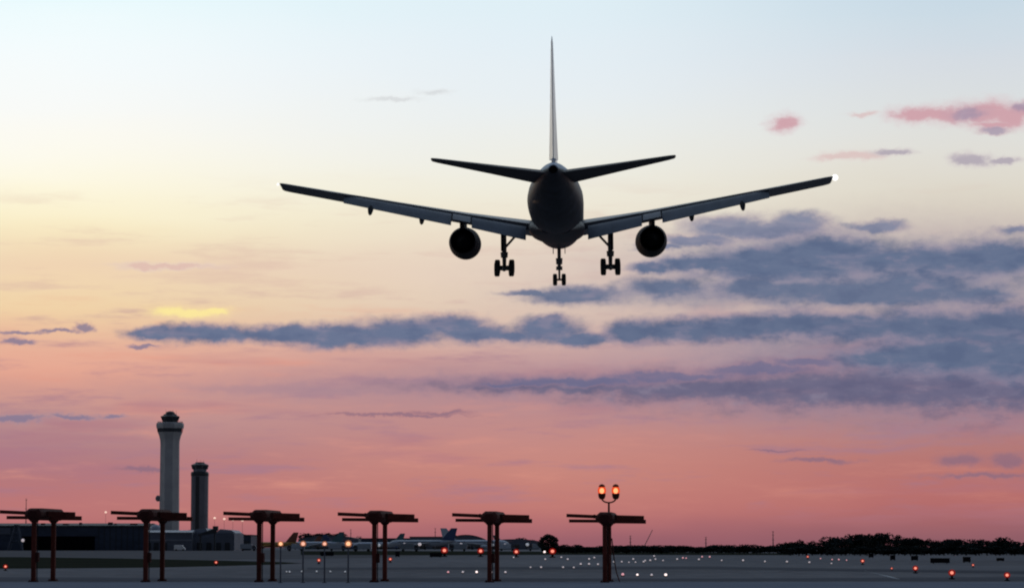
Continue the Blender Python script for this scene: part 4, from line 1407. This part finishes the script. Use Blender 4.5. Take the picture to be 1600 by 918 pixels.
    for e in (-0.57, 0.57):
        mg.tube((gxx - 0.5, ys(gs + e), zw - e * tb_), (gxx + 0.5, ys(gs + e), zw - e * tb_), 0.10, 0.10, 10)
    mgo = mg.build('main_gear', M['gear'], ac, True)
    MB().tube((gxx, ys(gs), zw + 1.35), (sg * 2.35, ys(gs - 0.1), ztop + 0.12), 0.085, 0.085, 10).build('side_brace', M['gear'], mgo)
    MB().tube((gxx, ys(gs), zw + 1.2), (gxx, ys(gs - 1.6), ztop + 0.1), 0.085, 0.085, 10).build('drag_brace', M['gear'], mgo)
    MB().box(gxx + sg * 0.16, gxx + sg * 0.22, ys(gs + 0.45), ys(gs - 0.45), zw + 1.2, ztop - 0.1).build('gear_door', M['gear'], mgo)
    for e in (-0.57, 0.57):
        for o_ in (-0.5, 0.5):
            c = (gxx + o_, ys(gs + e), zw - e * tb_)
            MB().lathe([(-0.20, 0.22), (-0.19, 0.42), (-0.13, 0.51), (0.13, 0.51), (0.19, 0.42), (0.20, 0.22), (0.12, 0.2), (0.12, 0.05), (-0.12, 0.05), (-0.12, 0.2)], 'x', c, 24).build('wheel', M['tyre'], mgo, True)

# fin and rudder
rings = []
for zf, le, ch, t in ((1.5, 36.0, 8.6, 0.055), (2.3, 37.2, 7.6, 0.055), (5.4, 40.4, 5.1, 0.052), (8.85, 43.7, 2.7, 0.05), (9.4, 44.4, 2.2, 0.045), (9.55, 44.9, 1.4, 0.03)):
    rg = []
    N = 10
    for i in range(N):
        u = (1 - math.cos(math.pi * i / (N - 1))) / 2 * 0.74
        th = 5 * t * (0.2969 * math.sqrt(u) - 0.126 * u - 0.3516 * u * u + 0.2843 * u ** 3 - 0.1015 * u ** 4)
        rg.append((th * ch, ys(le + u * ch), zf))
    rg += [(-x, y, zz) for x, y, zz in rg[::-1][:-1]]
    rings.append(rg)
fin = MB().loft(rings).build('tail_fin', M['fin'], ac, True)
rings = []
for zf, le, ch, t in ((2.05, 36.9, 7.85, 0.055), (5.4, 40.4, 5.1, 0.052), (8.7, 43.7, 2.7, 0.05), (9.2, 44.3, 2.25, 0.045)):
    w0 = 0.033 * ch * (t / 0.05)
    rings.append([(w0, ys(le + 0.755 * ch), zf), (0.03, ys(le + ch), zf), (-0.03, ys(le + ch), zf), (-w0, ys(le + 0.755 * ch), zf)])
MB().loft(rings).build('rudder', M['fin'], fin)

# nose gear
ns, nz_ = 5.9, -4.3
ng = MB().tube((0, ys(ns), -1.7), (0, ys(ns), nz_ + 1.0), 0.14, 0.14, 12)
ng.tube((0, ys(ns), nz_ + 1.62), (0, ys(ns), nz_ + 1.15), 0.27, 0.24, 12)
ng.tube((0, ys(ns), nz_ + 1.0), (0, ys(ns), nz_ + 0.72), 0.25, 0.25, 12)
ng.tube((0, ys(ns), nz_ + 0.74), (0, ys(ns), nz_), 0.085, 0.085, 12)
ng.tube((-0.36, ys(ns), nz_), (0.36, ys(ns), nz_), 0.08, 0.08, 10)
ngo = ng.build('nose_gear', M['gear'], ac, True)
MB().tube((0, ys(ns), nz_ + 0.9), (0, ys(ns - 1.8), -1.75), 0.07, 0.07, 10).build('drag_brace', M['gear'], ngo)
for sg in (-1, 1):
    MB().box(min(sg * 0.42, sg * 0.47), max(sg * 0.42, sg * 0.47), ys(ns + 0.5), ys(ns - 1.3), -2.3, -1.62).build('gear_door', M['belly'], ngo)
    MB().lathe([(-0.17, 0.18), (-0.165, 0.36), (-0.11, 0.45), (0.11, 0.45), (0.165, 0.36), (0.17, 0.18)], 'x', (sg * 0.33, ys(ns), nz_), 22).build('wheel', M['tyre'], ngo, True)
